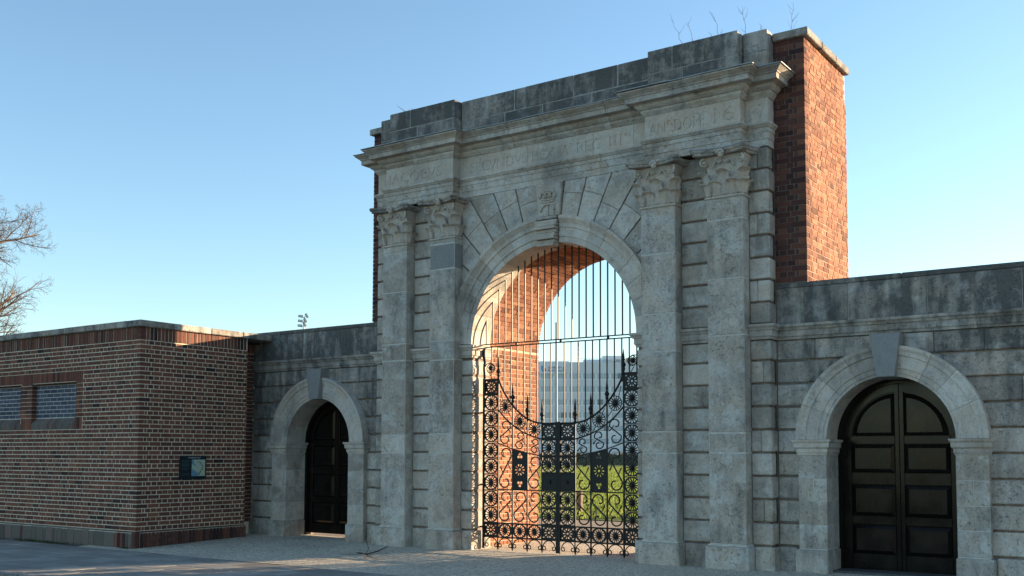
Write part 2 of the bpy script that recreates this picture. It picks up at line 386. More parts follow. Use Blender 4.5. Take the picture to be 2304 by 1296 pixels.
bond(B, right8, 2.31, ZB, 43, 1); bond(B, left8, 8.9, ZB, 43, 0, clip=(1.64, 5.302, 2.015, 3.065))
for r in range(43):   # the set-back return beside the stone wall
    u = 2.33
    while u < 2.8:
        B.add(box8(-.56, -.445, u, min(u+.215, 2.84), ZB+.075*r+.005, ZB+.075*r+.07), tone_pick()*.6); u += .225
# brick jambs and the pier between the blind windows
for r in range(23, 37):
    za, zb = ZB+.075*r+.005, ZB+.075*r+.07
    for xa, xb in ((-1.835, -1.645), (-3.65, -3.26), (-5.30, -5.09)):
        if 26 <= r < 34:
            m_ = (xa+xb)/2 if r % 2 else xa+(.1 if xb-xa < .3 else .21)
            B.add(box8(xa, m_-.005, -.002, .10, za, zb), tone_pick()); B.add(box8(m_+.005, xb, -.002, .10, za, zb), tone_pick())
B.vis = lambda c: c[2] > .1 and (c[0] > -.06 and c[1] < 2.4 or c[1] < .06)
B.build(BB, PLUM, 300)
# soldier course under the coping, head and sill bricks of the blind windows
def soldier(x0, x1, y0, y1, z0, z1, mat=PLUM): block('soldier_brick', x0, x1, y0, y1, z0, z1, mat, BB, bev=.004, tone=tone_pick()*.9)
n_s = 0; y = .0
block('soldier_brick', -.1025, .003, -.003, .1025, ZS+.006, ZS+.222, PLUM, BB, bev=.004, tone=.3)
y = .112
while y < 2.28: soldier(-.1, .002+random.uniform(-.003, .003), y, y+.064, ZS+.006, ZS+.222); y += .075
x = -.112; SB = Bricks()
while x > -8.8:
    o_ = random.uniform(-.003, .003)
    if x > -6: soldier(x-.064, x, -.002+o_, .1, ZS+.006, ZS+.222)
    else: SB.add(box8(x-.064, x, -.002, .1, ZS+.006, ZS+.222), tone_pick())
    x -= .075
SB.build(BB, PLUM, 0, ('soldier_brick', 'far_soldier_course'))
y = 2.33
while y < 2.8: soldier(-.56, -.445, y, y+.064, ZS+.006, ZS+.222); y += .075
def prism_x(prof, x0, x1):   # profile in (y,z)
    n = len(prof); v = [(x0, a, b) for a, b in prof]+[(x1, a, b) for a, b in prof]
    return mesh(v, [tuple(range(n)), tuple(range(2*n-1, n-1, -1))]+[(i, (i+1) % n, n+(i+1) % n, n+i) for i in range(n)])
x = WX0
head = [(-.004, 3.06), (.1, 3.06), (.1, 2.845), (.055, 2.845), (.028, 2.853), (.006, 2.875), (-.004, 2.91)]
flat = [(-.004, 3.06), (.1, 3.06), (.1, 2.845), (-.004, 2.845)]
sill = [(-.004, 2.02), (.12, 2.02), (.12, 2.235), (.10, 2.235), (.012, 2.15), (-.004, 2.12)]
flat2 = [(-.004, 2.02), (.1, 2.02), (.1, 2.235), (-.004, 2.235)]
while x < WX1-.03:
    xm = x+.035; inwin = (-3.26 < xm < -1.835) or (-5.09 < xm < -3.65)
    put('head_brick', prism_x(head if inwin else flat, x+.004, x+.069), PLUM, BB, tone=tone_pick()*.8+.1)
    put('sill_brick', prism_x(sill if inwin else flat2, x+.004, x+.069), RENDERB if inwin else PLUM, BB, tone=random.random())
    x += .0731
bwm = link('window_infill', MB().box(-5.087, -1.837, .091, .128, 2.15, 2.843).me(), PALEJ, BB)
for (xa, xb) in ((-3.255, -1.84), (-5.085, -3.655)):
    for r in range(8):
        za = 2.24+.075*r; u = xa+(0 if r % 2 == 0 else -.1125)
        while u < xb-.02:
            a, b = max(u, xa)+.005, min(u+.212, xb)
            if b-a > .03: block('blue_brick', a, b, .086, .12, za+.006, za+.067, BLUE, bwm, bev=0, tone=random.random())
            u += .225
# bullnosed plinth
bull = [(-.055, -.06), (.05, -.06), (.05, .285), (-.012, .283), (-.034, .272), (-.049, .25), (-.055, .225)]
def plinth_r(y0, y1, mat, t):
    n = len(bull); v = [(-a, y0, b) for a, b in bull]+[(-a, y1, b) for a, b in bull]
    put('plinth_brick', mesh(v, [tuple(range(n)), tuple(range(2*n-1, n-1, -1))]+[(i, (i+1) % n, n+(i+1) % n, n+i) for i in range(n)]), mat, BB, tone=t)
y = .055
while y < 2.3: plinth_r(y, y+.066, PLUM, random.uniform(.0, .45)); y += .075
pc = mesh(box8(-.05, .055, -.055, .05, -.06, .285), BF); bevel_me(pc, .02, 2); put('plinth_brick', pc, PLUM, BB, tone=.25)
x = -.06
while x > -6.4:
    wd = .066 if x > -.5 else random.choice((.066, .14, .215, .29))
    put('plinth_brick', prism_x([(a+random.uniform(-.004, .004)*(wd > .07), b) for a, b in bull], x-wd, x), PLUM if wd < .07 and random.random() < .6 else RENDERB, BB, tone=random.random()*.9); x -= wd+.009
link('far_plinth', prism_x(bull, -9, x), RENDERB, BB)
link('plinth_mortar', MB().box(-9, .045, -.045, .04, -.07, .262).box(-.04, .045, .04, 2.3, -.07, .262).me(), MORTAR, BB)
# coping stones
cz0, cz1 = 3.742, 3.852
def cop(x0, x1, y0, y1): block('coping_stone', x0, x1, y0, y1, cz0+random.uniform(-.003, .003), cz1+random.uniform(-.003, .003), STONE, BB, bev=.012, soot=.45)
cop(-.33, .06, -.06, .62)
ys = [.624, 1.42, 2.15, 2.93]
for a, b in zip(ys, ys[1:]): cop(-.33, .06, a+.003, b-.003)
x = -.334
while x > -8.9: L = random.uniform(.85, 1.05); cop(x-L+.004, x, -.06, .33); x -= L
link('roof', MB().box(-9, -.3, .3, 2.9, 3.70, 3.76).me(), ASPH, BB)
# ------------------------------------------------------------------ the stone and brick gateway
GW = thing('gateway', 'tall limestone archway with paired pilasters and inscribed frieze on a brick mass', 'gateway', (6.53, 3.6, .05))
XC, XA, RA, ZSP = 6.53, 6.55, 1.51, 3.36
YP, YW, YS = 2.434, 2.63, 2.85
def arch_poly(x0, x1, z0, z1, cx, r, zs, n=36):
    return [(x0, z0), (x0, z1), (x1, z1), (x1, z0), (cx+r, z0)]+[(cx+r*math.cos(PI*k/n), zs+r*math.sin(PI*k/n)) for k in range(n+1)]+[(cx-r, z0)]
link('stone_core', prism_xz(arch_poly(2.99, 10.05, -.05, 6.83, XA, RA+.008, ZSP), 2.668, 3.125), JOINT, GW)
bc = prism_xz(arch_poly(2.66, 10.51, -.05, 7.305, 6.53, 1.575, 3.40), 3.13, 4.668)
link('brick_core', bc, MORTARR, GW)
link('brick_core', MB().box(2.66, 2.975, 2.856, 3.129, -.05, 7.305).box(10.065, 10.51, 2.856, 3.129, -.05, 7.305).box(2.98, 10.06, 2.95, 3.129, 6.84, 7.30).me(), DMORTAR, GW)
link('side_bed', MB().box(10.511, 10.524, 2.87, 4.66, -.05, 7.305).me(), MORTARR, GW)
# bricks: right side and front strip, left strip, passage jambs, vault
B = Bricks(); tp = lambda: min(1, max(0, random.gauss(.5, .25)))
side8 = lambda a, b, d, o, z0, z1: box8(10.53-d+o, 10.53+o, 2.85+a, 2.85+b, z0, z1)
frR8 = lambda a, b, d, o, z0, z1: box8(10.53-b, 10.53-a, 2.85-o, 2.85+d-o, z0, z1)
frL8 = lambda a, b, d, o, z0, z1: box8(2.64+a, 2.64+b, 2.85-o, 2.85+d-o, z0, z1)
ldark = lambda: min(1, max(0, random.gauss(.22, .18)))
bond(B, side8, 1.84, 3.935, 45, 1, lambda u, z: z > 6.86 and u > 1.74, tp, .0045, corner=lambda: random.uniform(0, .22))  # corner bricks toned down: the front strip's shade put into their colour
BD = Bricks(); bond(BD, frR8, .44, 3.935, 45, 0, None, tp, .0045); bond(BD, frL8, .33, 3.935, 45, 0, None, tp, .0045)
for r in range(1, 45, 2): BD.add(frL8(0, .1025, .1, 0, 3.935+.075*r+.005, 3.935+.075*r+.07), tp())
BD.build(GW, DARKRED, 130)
jl8 = lambda a, b, d, o, z0, z1: box8(4.97-d+o, 4.97+o, 4.69-b, 4.69-a, z0, z1)
jr8 = lambda a, b, d, o, z0, z1: box8(8.09-o, 8.09+d-o, 4.69-b, 4.69-a, z0, z1)
bond(B, jl8, 1.55, .065, 44, 1, None, tp); bond(B, jr8, 1.55, .065, 44, 1, None, tp)
for r in range(44):
    if r % 2 == 0:
        for f8 in (jl8, jr8): B.add(f8(0, .1025, .1, 0, .065+.075*r+.005, .065+.075*r+.07), tp())
nc = 65
for c in range(nc):
    a0, a1 = PI*(c+.07)/nc, PI*(c+.93)/nc; u = 3.14-(.1125 if c % 2 else 0)
    while u < 4.66:
        y0, y1 = max(u, 3.135), min(u+.215, 4.69); u += .225
        if y1-y0 < .03: continue
        ri, ro = 1.56+random.uniform(-.004, .004), 1.66
        P = lambda r, a, y: (6.53+r*math.cos(a), y, 3.40+r*math.sin(a))
        B.add([P(ri, a0, y0), P(ri, a1, y0), P(ri, a1, y1), P(ri, a0, y1), P(ro, a0, y0), P(ro, a1, y0), P(ro, a1, y1), P(ro, a0, y1)], tp())
B.vis = lambda c: c[2] > 3.9 and (c[0] > 10.4 or c[0] > 10.05 and c[1] < 2.95)
B.build(GW, RED, 170)
# brick top coping
for a, b in ((2.79, 3.42), (3.424, 4.05), (4.054, 4.66)):
    block('brick_coping_stone', 9.95, 10.60, max(a, 3.006) if False else a, b, 7.308, 7.415, STONE, GW, bev=.01, soot=.62) if a > 2.8 else block('brick_coping_stone', 10.10, 10.60, a, b, 7.308, 7.415, STONE, GW, bev=.01, soot=.62)
    block('brick_coping_stone', 2.57, 2.97, a, b, 7.308, 7.415, STONE, GW, bev=.01, soot=.6)
link('roof_slab', MB().box(3.0, 9.93, 3.02, 4.64, 7.306, 7.38).me(), ASPH, GW)

# pilasters
PIL = [(3.26, 3.79), (4.30, 4.82), (8.237, 8.775), (9.264, 9.795)]
JN = [[.392, 1.607, 1.911, 3.163, 3.447, 4.33, 5.0], [.392, 1.617, 1.92, 3.133, 3.443, 4.626, 5.047], [.392, 1.615, 1.916, 3.05, 3.593, 4.45, 5.10], [.392, 1.617, 1.89, 3.22, 4.0, 4.82, 5.09]]
for i, ((a, b), js) in enumerate(zip(PIL, JN)):
    zz = js+[5.125] if js[-1] < 5.09 else js[:-1]+[5.125]
    for k in range(len(zz)-1):
        sm = (i == 1 and abs(zz[k]-4.626) < .01)
        block('pilaster_stone', a+random.uniform(-.003, .003), b+random.uniform(-.003, .003), YP+random.uniform(-.003, .003), 2.672, zz[k]+.004, zz[k+1]-.004, SMOOTH if sm else STONE, GW, bev=.012, soot=random.uniform(-.1, .3))
    link('pilaster_joint', MB().box(a+.004, b-.004, YP+.004, 2.67, .385, 5.12).me(), PALEJ, GW)
    block('pilaster_plinth', a-.05, b+.05, YP-.05, 2.672, -.03, .362, STONE, GW, bev=.014, soot=.22)
    block('mortar_fillet', a-.02, b+.02, YP-.022, 2.66, .362, .389, PALEJ, GW, bev=.008)
pt = block('patch_stone', 9.60, 9.80, YP-.006, 2.55, 1.21, 1.60, STONE2, GW, bev=.005, tone=.2)
# rusticated courses: outer strips, panels between pilasters, door-way jambs
ZC = [.378+.3115*k for k in range(10)]; ZC[9] = 3.155
ZU = [3.365]+[3.36+.3063*k for k in range(1, 8)]+[5.806]
def course_strip(x0, x1, y0, y1, zs, s=0.0, split=False, alt=None):
    for k in range(len(zs)-1):
        g = .014; xx0, xx1 = x0, x1; yy1 = y1
        if alt and k % 2: yy1 = alt
        if split and k % 3 == 1 and x1-x0 > .25:
            m_ = x0+(x1-x0)*random.uniform(.35, .65)
            block('rusticated_stone', xx0, m_-.002, y0, yy1, zs[k]+g, zs[k+1]-g, STONE, GW, bev=.013, soot=s+random.uniform(-.1, .1)); xx0 = m_+.002
        block('rusticated_stone', xx0, xx1, y0+random.uniform(-.003, .003), yy1, zs[k]+g, zs[k+1]-g, STONE, GW, bev=.013, soot=s+random.uniform(-.12, .1)+(.32 if random.random() < .2 else 0))
for zs in (ZC, ZU):
    course_strip(3.794, 4.296, YW, 2.70, zs, -.05); course_strip(8.779, 9.260, YW, 2.70, zs, -.05)
    course_strip(2.955, 3.256, YW, 2.866, zs, .05, alt=2.79); course_strip(9.799, 10.085, YW, 2.866, zs, .0, True, alt=2.79)
course_strip(4.824, XA-RA, YW, 3.124, ZC[:-1]+[3.13], -.1); course_strip(XA+RA, 8.233, YW, 3.124, ZC[:-1]+[3.13], -.1)
for a, b in ((3.842, 4.248), (8.827, 9.212)): block('base_course_stone', a, b, 2.585, 2.70, -.03, .364, STONE, GW, soot=.25)
for a, b in ((2.915, 3.208), (9.847, 10.125)): block('base_course_stone', a, b, 2.585, 2.866, -.03, .364, STONE, GW, soot=.25)
for a, b in ((4.872, XA-RA+.03), (XA+RA-.03, 8.185)): block('base_course_stone', a, b, 2.595, 3.124, -.03, .364, STONE, GW, soot=.1)
# string / impost moulding
IMP = [(-.05, 3.157), (.012, 3.157), (.018, 3.185), (.034, 3.20), (.034, 3.275), (.05, 3.28), (.062, 3.305), (.085, 3.325), (.085, 3.358), (-.05, 3.362)]
for path in ([(3.79, YW), (4.30, YW)], [(8.775, YW), (9.264, YW)], [(9.795, YW), (10.085, YW), (10.085, 2.856)], [(2.955, 2.856), (2.955, YW), (3.26, YW)], [(4.82, YW), (XA-RA, YW), (XA-RA, 3.12)], [(XA+RA, 3.12), (XA+RA, YW), (8.237, YW)]):
    sweep('impost_moulding', path, IMP, STONE2, GW, soot=.2)
# arch ring
AR = [(RA, 3.122), (RA, 2.606), (1.595, 2.606), (1.602, 2.590), (1.735, 2.590), (1.745, 2.572), (1.775, 2.572), (1.80, 2.570), (1.85, 2.537), (1.872, 2.520), (1.915, 2.520), (1.915, 2.70), (1.75, 3.122)]
na = 9
for s0 in (0, 96.0):
    for k in range(na):
        a0 = s0+k*83.5/na+.06; a1 = s0+(k+1)*83.5/na-.06
        dy = random.uniform(-.004, .004)
        arc_piece('arch_stone', XA, ZSP, [(r, y+(dy if y < 3 else 0)) for r, y in AR], a0, a1, 6, STONE2, GW, soot=random.uniform(-.05, .2))
# radiating wedge stones above the arch
def clip_half(poly, f):
    out = []
    for i in range(len(poly)):
        p, q = poly[i], poly[(i+1) % len(poly)]; a, b = f(p), f(q)
        if a >= 0: out.append(p)
        if a*b < 0: t = a/(a-b); out.append((p[0]+(q[0]-p[0])*t, p[1]+(q[1]-p[1])*t))
    return out
def area(p): return abs(sum(p[i][0]*p[(i+1) % len(p)][1]-p[(i+1) % len(p)][0]*p[i][1] for i in range(len(p))))/2
ANG = [9.5, 18.8, 28.1, 37.4, 46.7, 56.2, 65.4, 74.6, 83.6]
ANG2 = [95.6, 104.7, 113.8, 122.9, 132.3, 141.9, 151.3, 160.5, 170]
for ang in (ANG, ANG2):
    for k in range(len(ang)-1):
        rm = random.uniform(2.22, 2.42)
        for r0, r1 in ((1.73, rm-.0025), (rm+.0025, 5.0)):
            g0 = .010
            da = lambda r: math.degrees(g0/r)
            P = lambda r, a: (XC+r*math.cos(math.radians(a)), ZSP+r*math.sin(math.radians(a)))
            a0, a1 = ang[k], ang[k+1]
            poly = [P(r0, a0+da(r0)+(a1-a0-2*da(r0))*t/4) for t in range(5)]+[P(r1, a1-da(r1)-(a1-a0-2*da(r1))*t/4) for t in range(5)]
            for f in (lambda p: p[0]-4.824, lambda p: 8.233-p[0], lambda p: 5.806-p[1]): poly = clip_half(poly, f) if poly else poly
            if len(poly) > 2 and area(poly) > .004:
                q = []
                for p in poly:
                    if not q or math.dist(p, q[-1]) > .012: q.append(p)
                if math.dist(q[0], q[-1]) < .012: q.pop()
                if len(q) < 3: continue
                me = prism_xz(q, YW+random.uniform(-.003, .003), 2.70); 
                put('wedge_stone', bevel_me(me, .006), STONE, GW, tone=random.random(), soot=random.uniform(-.15, .25))
# keystone with crown and cipher in relief
P = lambda r, a: (XC+r*math.cos(math.radians(a)), ZSP+r*math.sin(math.radians(a)))
ks = [P(1.93, 95.4), P(1.93, 83.8), (XC+.262, 5.806), (XC-.232, 5.806)]
KS = put('keystone', bevel_me(prism_xz(ks, 2.585, 2.70), .01), STONE2, GW, tone=.35, soot=.15)
KX = XC+.005
rel = MB()
def ycurve(pts, r, y): rel.tube([(KX+x, y, z) for x, z in pts], r, 6)
# crown: band, three arches, orb
ycurve([(-.12+.24*k/10, 5.52-.02*math.sin(PI*k/10)) for k in range(11)], .016, 2.577)
ycurve([(-.125+.25*k/10, 5.555-.02*math.sin(PI*k/10)) for k in range(11)], .012, 2.577)
for c in (-.085, 0, .085): ycurve([(c+.06*math.cos(a), 5.57+.085*math.sin(a)) for a in [PI*k/8 for k in range(9)]], .018, 2.574)
ycurve([(-.12+.24*k/8, 5.655+.025*math.sin(PI*k/8)) for k in range(9)], .02, 2.570)
# cipher: J with two mirrored curls
ycurve([(.0, 5.47), (.005, 5.36), (.0, 5.25), (-.03, 5.20), (-.08, 5.21), (-.11, 5.26)], .015, 2.577)
ycurve([(-.13, 5.36), (-.10, 5.43), (-.05, 5.465), (0, 5.47), (.05, 5.465), (.10, 5.43), (.13, 5.36)], .018, 2.574)
ycurve([(.0, 5.25), (.04, 5.20), (.09, 5.22), (.12, 5.28), (.11, 5.33)], .013, 2.577)
ycurve([(-.07, 5.12), (-.03, 5.17), (.02, 5.15), (.06, 5.17), (.09, 5.13)], .016, 2.577)
link('relief_emblem', rel.me(True), STONE2, KS, tone=.35)
br = MB()
for k in range(8):
    z0 = 4.80+k*.052
    yy = 2.50+.028*math.sin(k*2.1)
    hw = .160+.0065*k
    br.add(box8(XA-.02-hw, XA-.02+hw, yy, 2.66, z0, z0+.050-.004*(k % 2)), BF)
me = br.me(); bevel_me(me, .012, 2)
put('keystone_bracket', me, STONE2, GW, tone=.5)
block('keystone_fillet', XC-.19, XC+.20, 2.515, 2.68, 5.222, 5.262, STONE2, GW, bev=.012, soot=.4)

# entablature
ENT = [(2.955, 2.862), (2.955, YW), (3.30, YW), (3.30, 2.45), (4.76, 2.45), (4.76, YW), (8.30, YW), (8.30, 2.45), (9.76, 2.45), (9.76, YW), (10.085, YW), (10.085, 2.862)]
ARC = [(-.06, 5.81), (0, 5.81), (0, 5.905), (.010, 5.908), (.010, 6.005), (.020, 6.008), (.020, 6.062), (.034, 6.07), (.05, 6.095), (.06, 6.10), (.06, 6.128), (-.06, 6.132)]
sweep('architrave_stone', ENT, ARC, STONE, GW, maxlen=.85, soot=.05)
COR = [(-.08, 6.482), (.008, 6.482), (.02, 6.50), (.045, 6.53), (.05, 6.545), (.05, 6.565), (.072, 6.572), (.105, 6.60), (.118, 6.628), (.118, 6.642), (.215, 6.650), (.215, 6.722), (.230, 6.727), (.236, 6.742), (.258, 6.757), (.285, 6.778), (.300, 6.788), (.300, 6.806), (-.08, 6.832)]
sweep('cornice_stone', ENT, COR, STONE, GW, maxlen=.62, jit=.006, soot=.12)
LD = [(-.08, 6.840), (.303, 6.815), (.318, 6.806), (.322, 6.815), (.305, 6.826), (-.08, 6.851)]
sweep('lead_flashing', ENT, LD, LEAD, GW, maxlen=.5, jit=.005)
# frieze stones with incised inscription
VL = bpy.context.view_layer
def frieze_run(x0, x1, y, cuts, texts, yb):
    objs = []
    xs = [x0]+cuts+[x1]
    tms = []
    for txt, size, xm, zb, wdt in texts:
        me = text_me(txt, size, .011, .0, 'CENTER'); a = np.empty(len(me.vertices)*3); me.vertices.foreach_get('co', a); a = a.reshape(-1, 3)
        wd = np.ptp(a[:, 0]); a[:, 0] *= wdt/wd; a[:, 0] += xm-(a[:, 0].min()+a[:, 0].max())/2; a[:, 2] += zb; a[:, 1] += y
        me.vertices.foreach_set('co', a.ravel()); tms.append(me)
    for k in range(len(xs)-1):
        me = mesh(box8(xs[k]+.002*(k > 0), xs[k+1]-.002*(k < len(xs)-2), y, yb, 6.134, 6.480), BF)
        ob = bpy.data.objects.new('tmp', me); COL.objects.link(ob); tmp = []
        for tm in tms:
            to = bpy.data.objects.new('tmpt', tm); COL.objects.link(to); tmp.append(to)
            md = ob.modifiers.new('b', 'BOOLEAN'); md.operation = 'DIFFERENCE'; md.solver = 'EXACT'; md.object = to
        if tms:
            VL.update(); ev = ob.evaluated_get(bpy.context.evaluated_depsgraph_get()); me2 = bpy.data.meshes.new_from_object(ev)
        else: me2 = me
        for t in tmp: bpy.data.objects.remove(t)
        bpy.data.objects.remove(ob)
        me2.materials.clear(); put('frieze_stone', me2, STONE2, GW, tone=random.uniform(.3, .8), soot=random.uniform(-.1, .1))
frieze_run(3.30, 4.76, 2.45, [3.93], [('IACOBVS', .245, 3.95, 6.20, 1.15)], 2.70)
frieze_run(4.762, 8.298, YW, [5.25, 6.12, 6.62, 7.33, 8.02], [('SECVNDVS', .245, 5.55, 6.20, 1.12), ('REX', .245, 6.42, 6.20, .42), ('A°', .245, 6.86, 6.20, .22), ('REG', .245, 7.25, 6.20, .42), ('III°', .245, 7.79, 6.20, .36)], 2.80)
frieze_run(8.30, 9.76, 2.45, [], [('AN°:DOM:', .25, 8.80, 6.185, .86), ('16', .31, 9.53, 6.19, .30)], 2.70)
frieze_run(9.762, 10.085, YW, [], [('87', .31, 9.935, 6.19, .26)], 2.866)
frieze_run(2.955, 3.298, YW, [], [], 2.866)
# attic
def attic(x0, x1, y0, y1, rows, s):
    z = 6.842
    for z1, cuts in rows:
        xs = [x0]+cuts+[x1]
        for k in range(len(xs)-1): block('attic_stone', xs[k]+.003, xs[k+1]-.003, y0+random.uniform(-.004, .004), y1, z+.003, z1-.003, STONE, GW, bev=.010, soot=s+random.uniform(-.12, .12))
        z = z1
    link('attic_core', MB().box(x0+.008, x1-.008, y0+.005, y1-.01, 6.84, z-.012).me(), GREYJ, GW)
attic(3.36, 4.78, 2.45, 3.0, [(7.135, [3.98]), (7.447, [3.82])], .72)
attic(8.345, 9.735, 2.45, 3.0, [(7.10, [8.90, 9.55]), (7.447, [8.74])], .68)
attic(4.784, 8.341, YW, 3.0, [(7.10, [5.67, 6.40, 7.3]), (7.447, [5.35, 5.86, 6.07, 6.97, 7.75])], .72)
attic(2.995, 3.356, YW, 3.0, [(7.07, []), (7.447, [])], .65); attic(9.739, 10.092, YW, 3.0, [(7.15, []), (7.447, [])], .5)

# Corinthian capitals
def leaf_vf(w, h, out, curl):
    NU, NS = 9, 11; top = []; 
    for j in range(NS):
        s = j/(NS-1)
        if s < .72: o = .012+out*(s/.72)**2*.55; z = h*s/.72*.9
        else:
            t = (s-.72)/.28; ang = t*2.3; o = .012+out*.55+curl*math.sin(ang)*1.0+out*.3*t; z = h*.9+curl*(1-math.cos(ang))*.9*(1 if t < .55 else 1)-curl*max(0, t-.45)*1.6
        wid = w*(.72+.42*math.sin(min(1, s*1.05)*PI*.62))*(1-.55*max(0, s-.7)/.3)
        for i in range(NU):
            u = -1+2*i/(NU-1); lob = 1+.17*math.cos(s*PI*8)*abs(u)
            top.append((u*wid/2*lob, -(o-.018*u*u+.008*math.cos(u*PI*2.0)), z-.012*abs(u)*s))
    n = len(top); v = top+[(x, y+.028, z) for x, y, z in top]; f = []
    for j in range(NS-1):
        for i in range(NU-1): a = j*NU+i; f.append((a, a+1, a+NU+1, a+NU)); f.append((n+a, n+a+NU, n+a+NU+1, n+a+1))
    bd = [i for i in range(NU)]+[j*NU+NU-1 for j in range(1, NS)]+[(NS-1)*NU+i for i in range(NU-2, -1, -1)]+[j*NU for j in range(NS-2, 0, -1)]
    for k in range(len(bd)): a, b = bd[k], bd[(k+1) % len(bd)]; f.append((a, b, n+b, n+a))
    return v, f
LEAF_LO = mesh(*leaf_vf(.17, .20, .085, .046), True); LEAF_HI = mesh(*leaf_vf(.17, .37, .125, .052), True)
for me in (LEAF_LO, LEAF_HI): me.materials.append(STONE2)
def volute_me(sgn):
    b = MB(); pts = []
    for k in range(26):
        t = k/25; a = PI*.95-t*PI*3.3; r = .062*(1-t)+.012
        pts.append((.0, 0, 0, a, r))
    cx, cz = .16, .0
    path = [(-.02, 0, -.17), (.02, 0, -.10), (.06, 0, -.02)]+[(cx+r*math.cos(a), 0, cz+r*math.sin(a)) for _, _, _, a, r in pts]
    b.tube([(x*sgn, y, z) for x, y, z in path], [.022]*4+[.020-.010*i/len(path) for i in range(len(path)-4)], 6)
    b.add(*lathe([(.001, -.02), (.02, -.018), (.024, 0), (.02, .018), (.001, .02)], 8, Matrix.Translation((cx*sgn, 0, cz)) @ Matrix.Rotation(PI/2, 4, 'X')))
    return b.me(True)
VOL = {s: volute_me(s) for s in (1, -1)}
for me in VOL.values(): me.materials.append(STONE2)
def abacus_me(lead=False):
    layers = [(.0, .0), (.010, .012), (.010, .030), (.024, .036), (.036, .055), (.036, .078)] if not lead else [(.036, .0), (.046, .004), (.046, .016), (.02, .022)]
    def plan(e):
        pts = []; n = 10; hw = .395+e; fy = -.195-e
        pts.append((-hw, .22)); 
        for k in range(5): t = k/4; pts.append((-hw+.07*math.sin(PI*t), .20-(.20+.165+e)*t)) if k < 4 else None
        pts.append((-hw+.0, fy+.05)); pts.append((-hw+.06, fy))
        for k in range(1, n): t = k/n; pts.append((-hw+.06+(2*hw-.12)*t, fy+.105*math.sin(PI*t)))
        pts.append((hw-.06, fy)); pts.append((hw, fy+.05))
        for k in range(3, -1, -1): t = k/4; pts.append((hw-.07*math.sin(PI*t), .20-(.20+.165+e)*t))
        pts.append((hw, .22)); return pts
    v = []; f = []; m_ = None
    for e, z in layers:
        pl = plan(e); m_ = len(pl); v += [(x, min(y, .21), z) for x, y in pl]
    L = len(layers)
    for k in range(L-1):
        for q in range(m_): f.append((k*m_+q, k*m_+(q+1) % m_, (k+1)*m_+(q+1) % m_, (k+1)*m_+q))
    f += [tuple(range(m_)), tuple(range(L*m_-1, (L-1)*m_-1, -1))]
    return mesh(v, f)
ABA = abacus_me(); ABA.materials.append(STONE)
def capital(cx, wd, lead):
    z0 = 5.118; hw = wd/2
    bell = []
    for e, z in ((0, 0), (.016, .004), (.024, .016), (.016, .030), (0, .034), (-.012, .06), (-.022, .3), (.0, .46), (.05, .585)):
        bell += [(cx-hw-e, YP-e, z0+z), (cx+hw+e, YP-e, z0+z), (cx+hw+e, 2.672, z0+z), (cx-hw-e, 2.672, z0+z)]
    n = len(bell)//4; f = [(0, 3, 2, 1), tuple(4*(n-1)+q for q in range(4))]+[(4*k+q, 4*k+(q+1) % 4, 4*k+4+(q+1) % 4, 4*k+4+q) for k in range(n-1) for q in range(4)]
    cap = put('capital', mesh(bell, f), STONE2, GW, tone=random.uniform(.4, .8), soot=.0)
    T = lambda x, y, z, rot=0, s=1: Matrix.Translation((cx+x, YP+y, z0+z)) @ Matrix.Rotation(rot, 4, 'Z') @ Matrix.Scale(s, 4)
    for x in (-.132, .132): link('leaf', LEAF_LO, None, cap, T(x, .006, .04, 0, random.uniform(.94, 1.04)), tone=.5)
    link('leaf', LEAF_HI, None, cap, T(0, .004, .04, 0, random.uniform(.96, 1.03)), tone=.6)
    for sg in (-1, 1):
        link('leaf', LEAF_LO, None, cap, T(sg*(hw-.012), .012, .04, sg*PI/4, .9), tone=.5)
        link('leaf', LEAF_HI, None, cap, T(sg*(hw-.02), .02, .04, sg*PI/4, .95), tone=.4)
        link('leaf', LEAF_LO, None, cap, T(sg*(hw-.004), .13, .04, sg*PI/2, .9), tone=.4)
        link('volute', VOL[1], None, cap, T(sg*(hw-.10), .05, .505, -PI/4 if sg > 0 else -3*PI/4, .95), tone=.5)
        link('volute', VOL[-sg], None, cap, T(sg*.155, -.04, .515, 0, .55), tone=.5)
    link('abacus', ABA, None, cap, T(0, 0, .588), tone=random.random(), soot=.35)
    fl = MB(); v, f = lathe([(.001, -.05), (.03, -.045), (.05, -.01), (.045, .02), (.02, .045), (.001, .05)], 9); fl.add([(x*1.0, y*.8, z*1.15) for x, y, z in v], f)
    for k in range(5): a = PI*.1+PI*.8*k/4; fl.add(*lathe([(.001, -.02), (.018, -.015), (.02, 0), (.012, .018), (.001, .02)], 6, Matrix.Translation((.045*math.cos(a), -.03, .045*math.sin(a)-.005))))
    fo = link('fleuron', fl.me(True), STONE2, cap, T(0, -.115, .60), tone=.5)
    if lead: lm = abacus_me(True); link('lead_cover', lm, LEAD, cap, T(0, 0, .667))
for i, (a, b) in enumerate(PIL): capital((a+b)/2, b-a, i == 3)
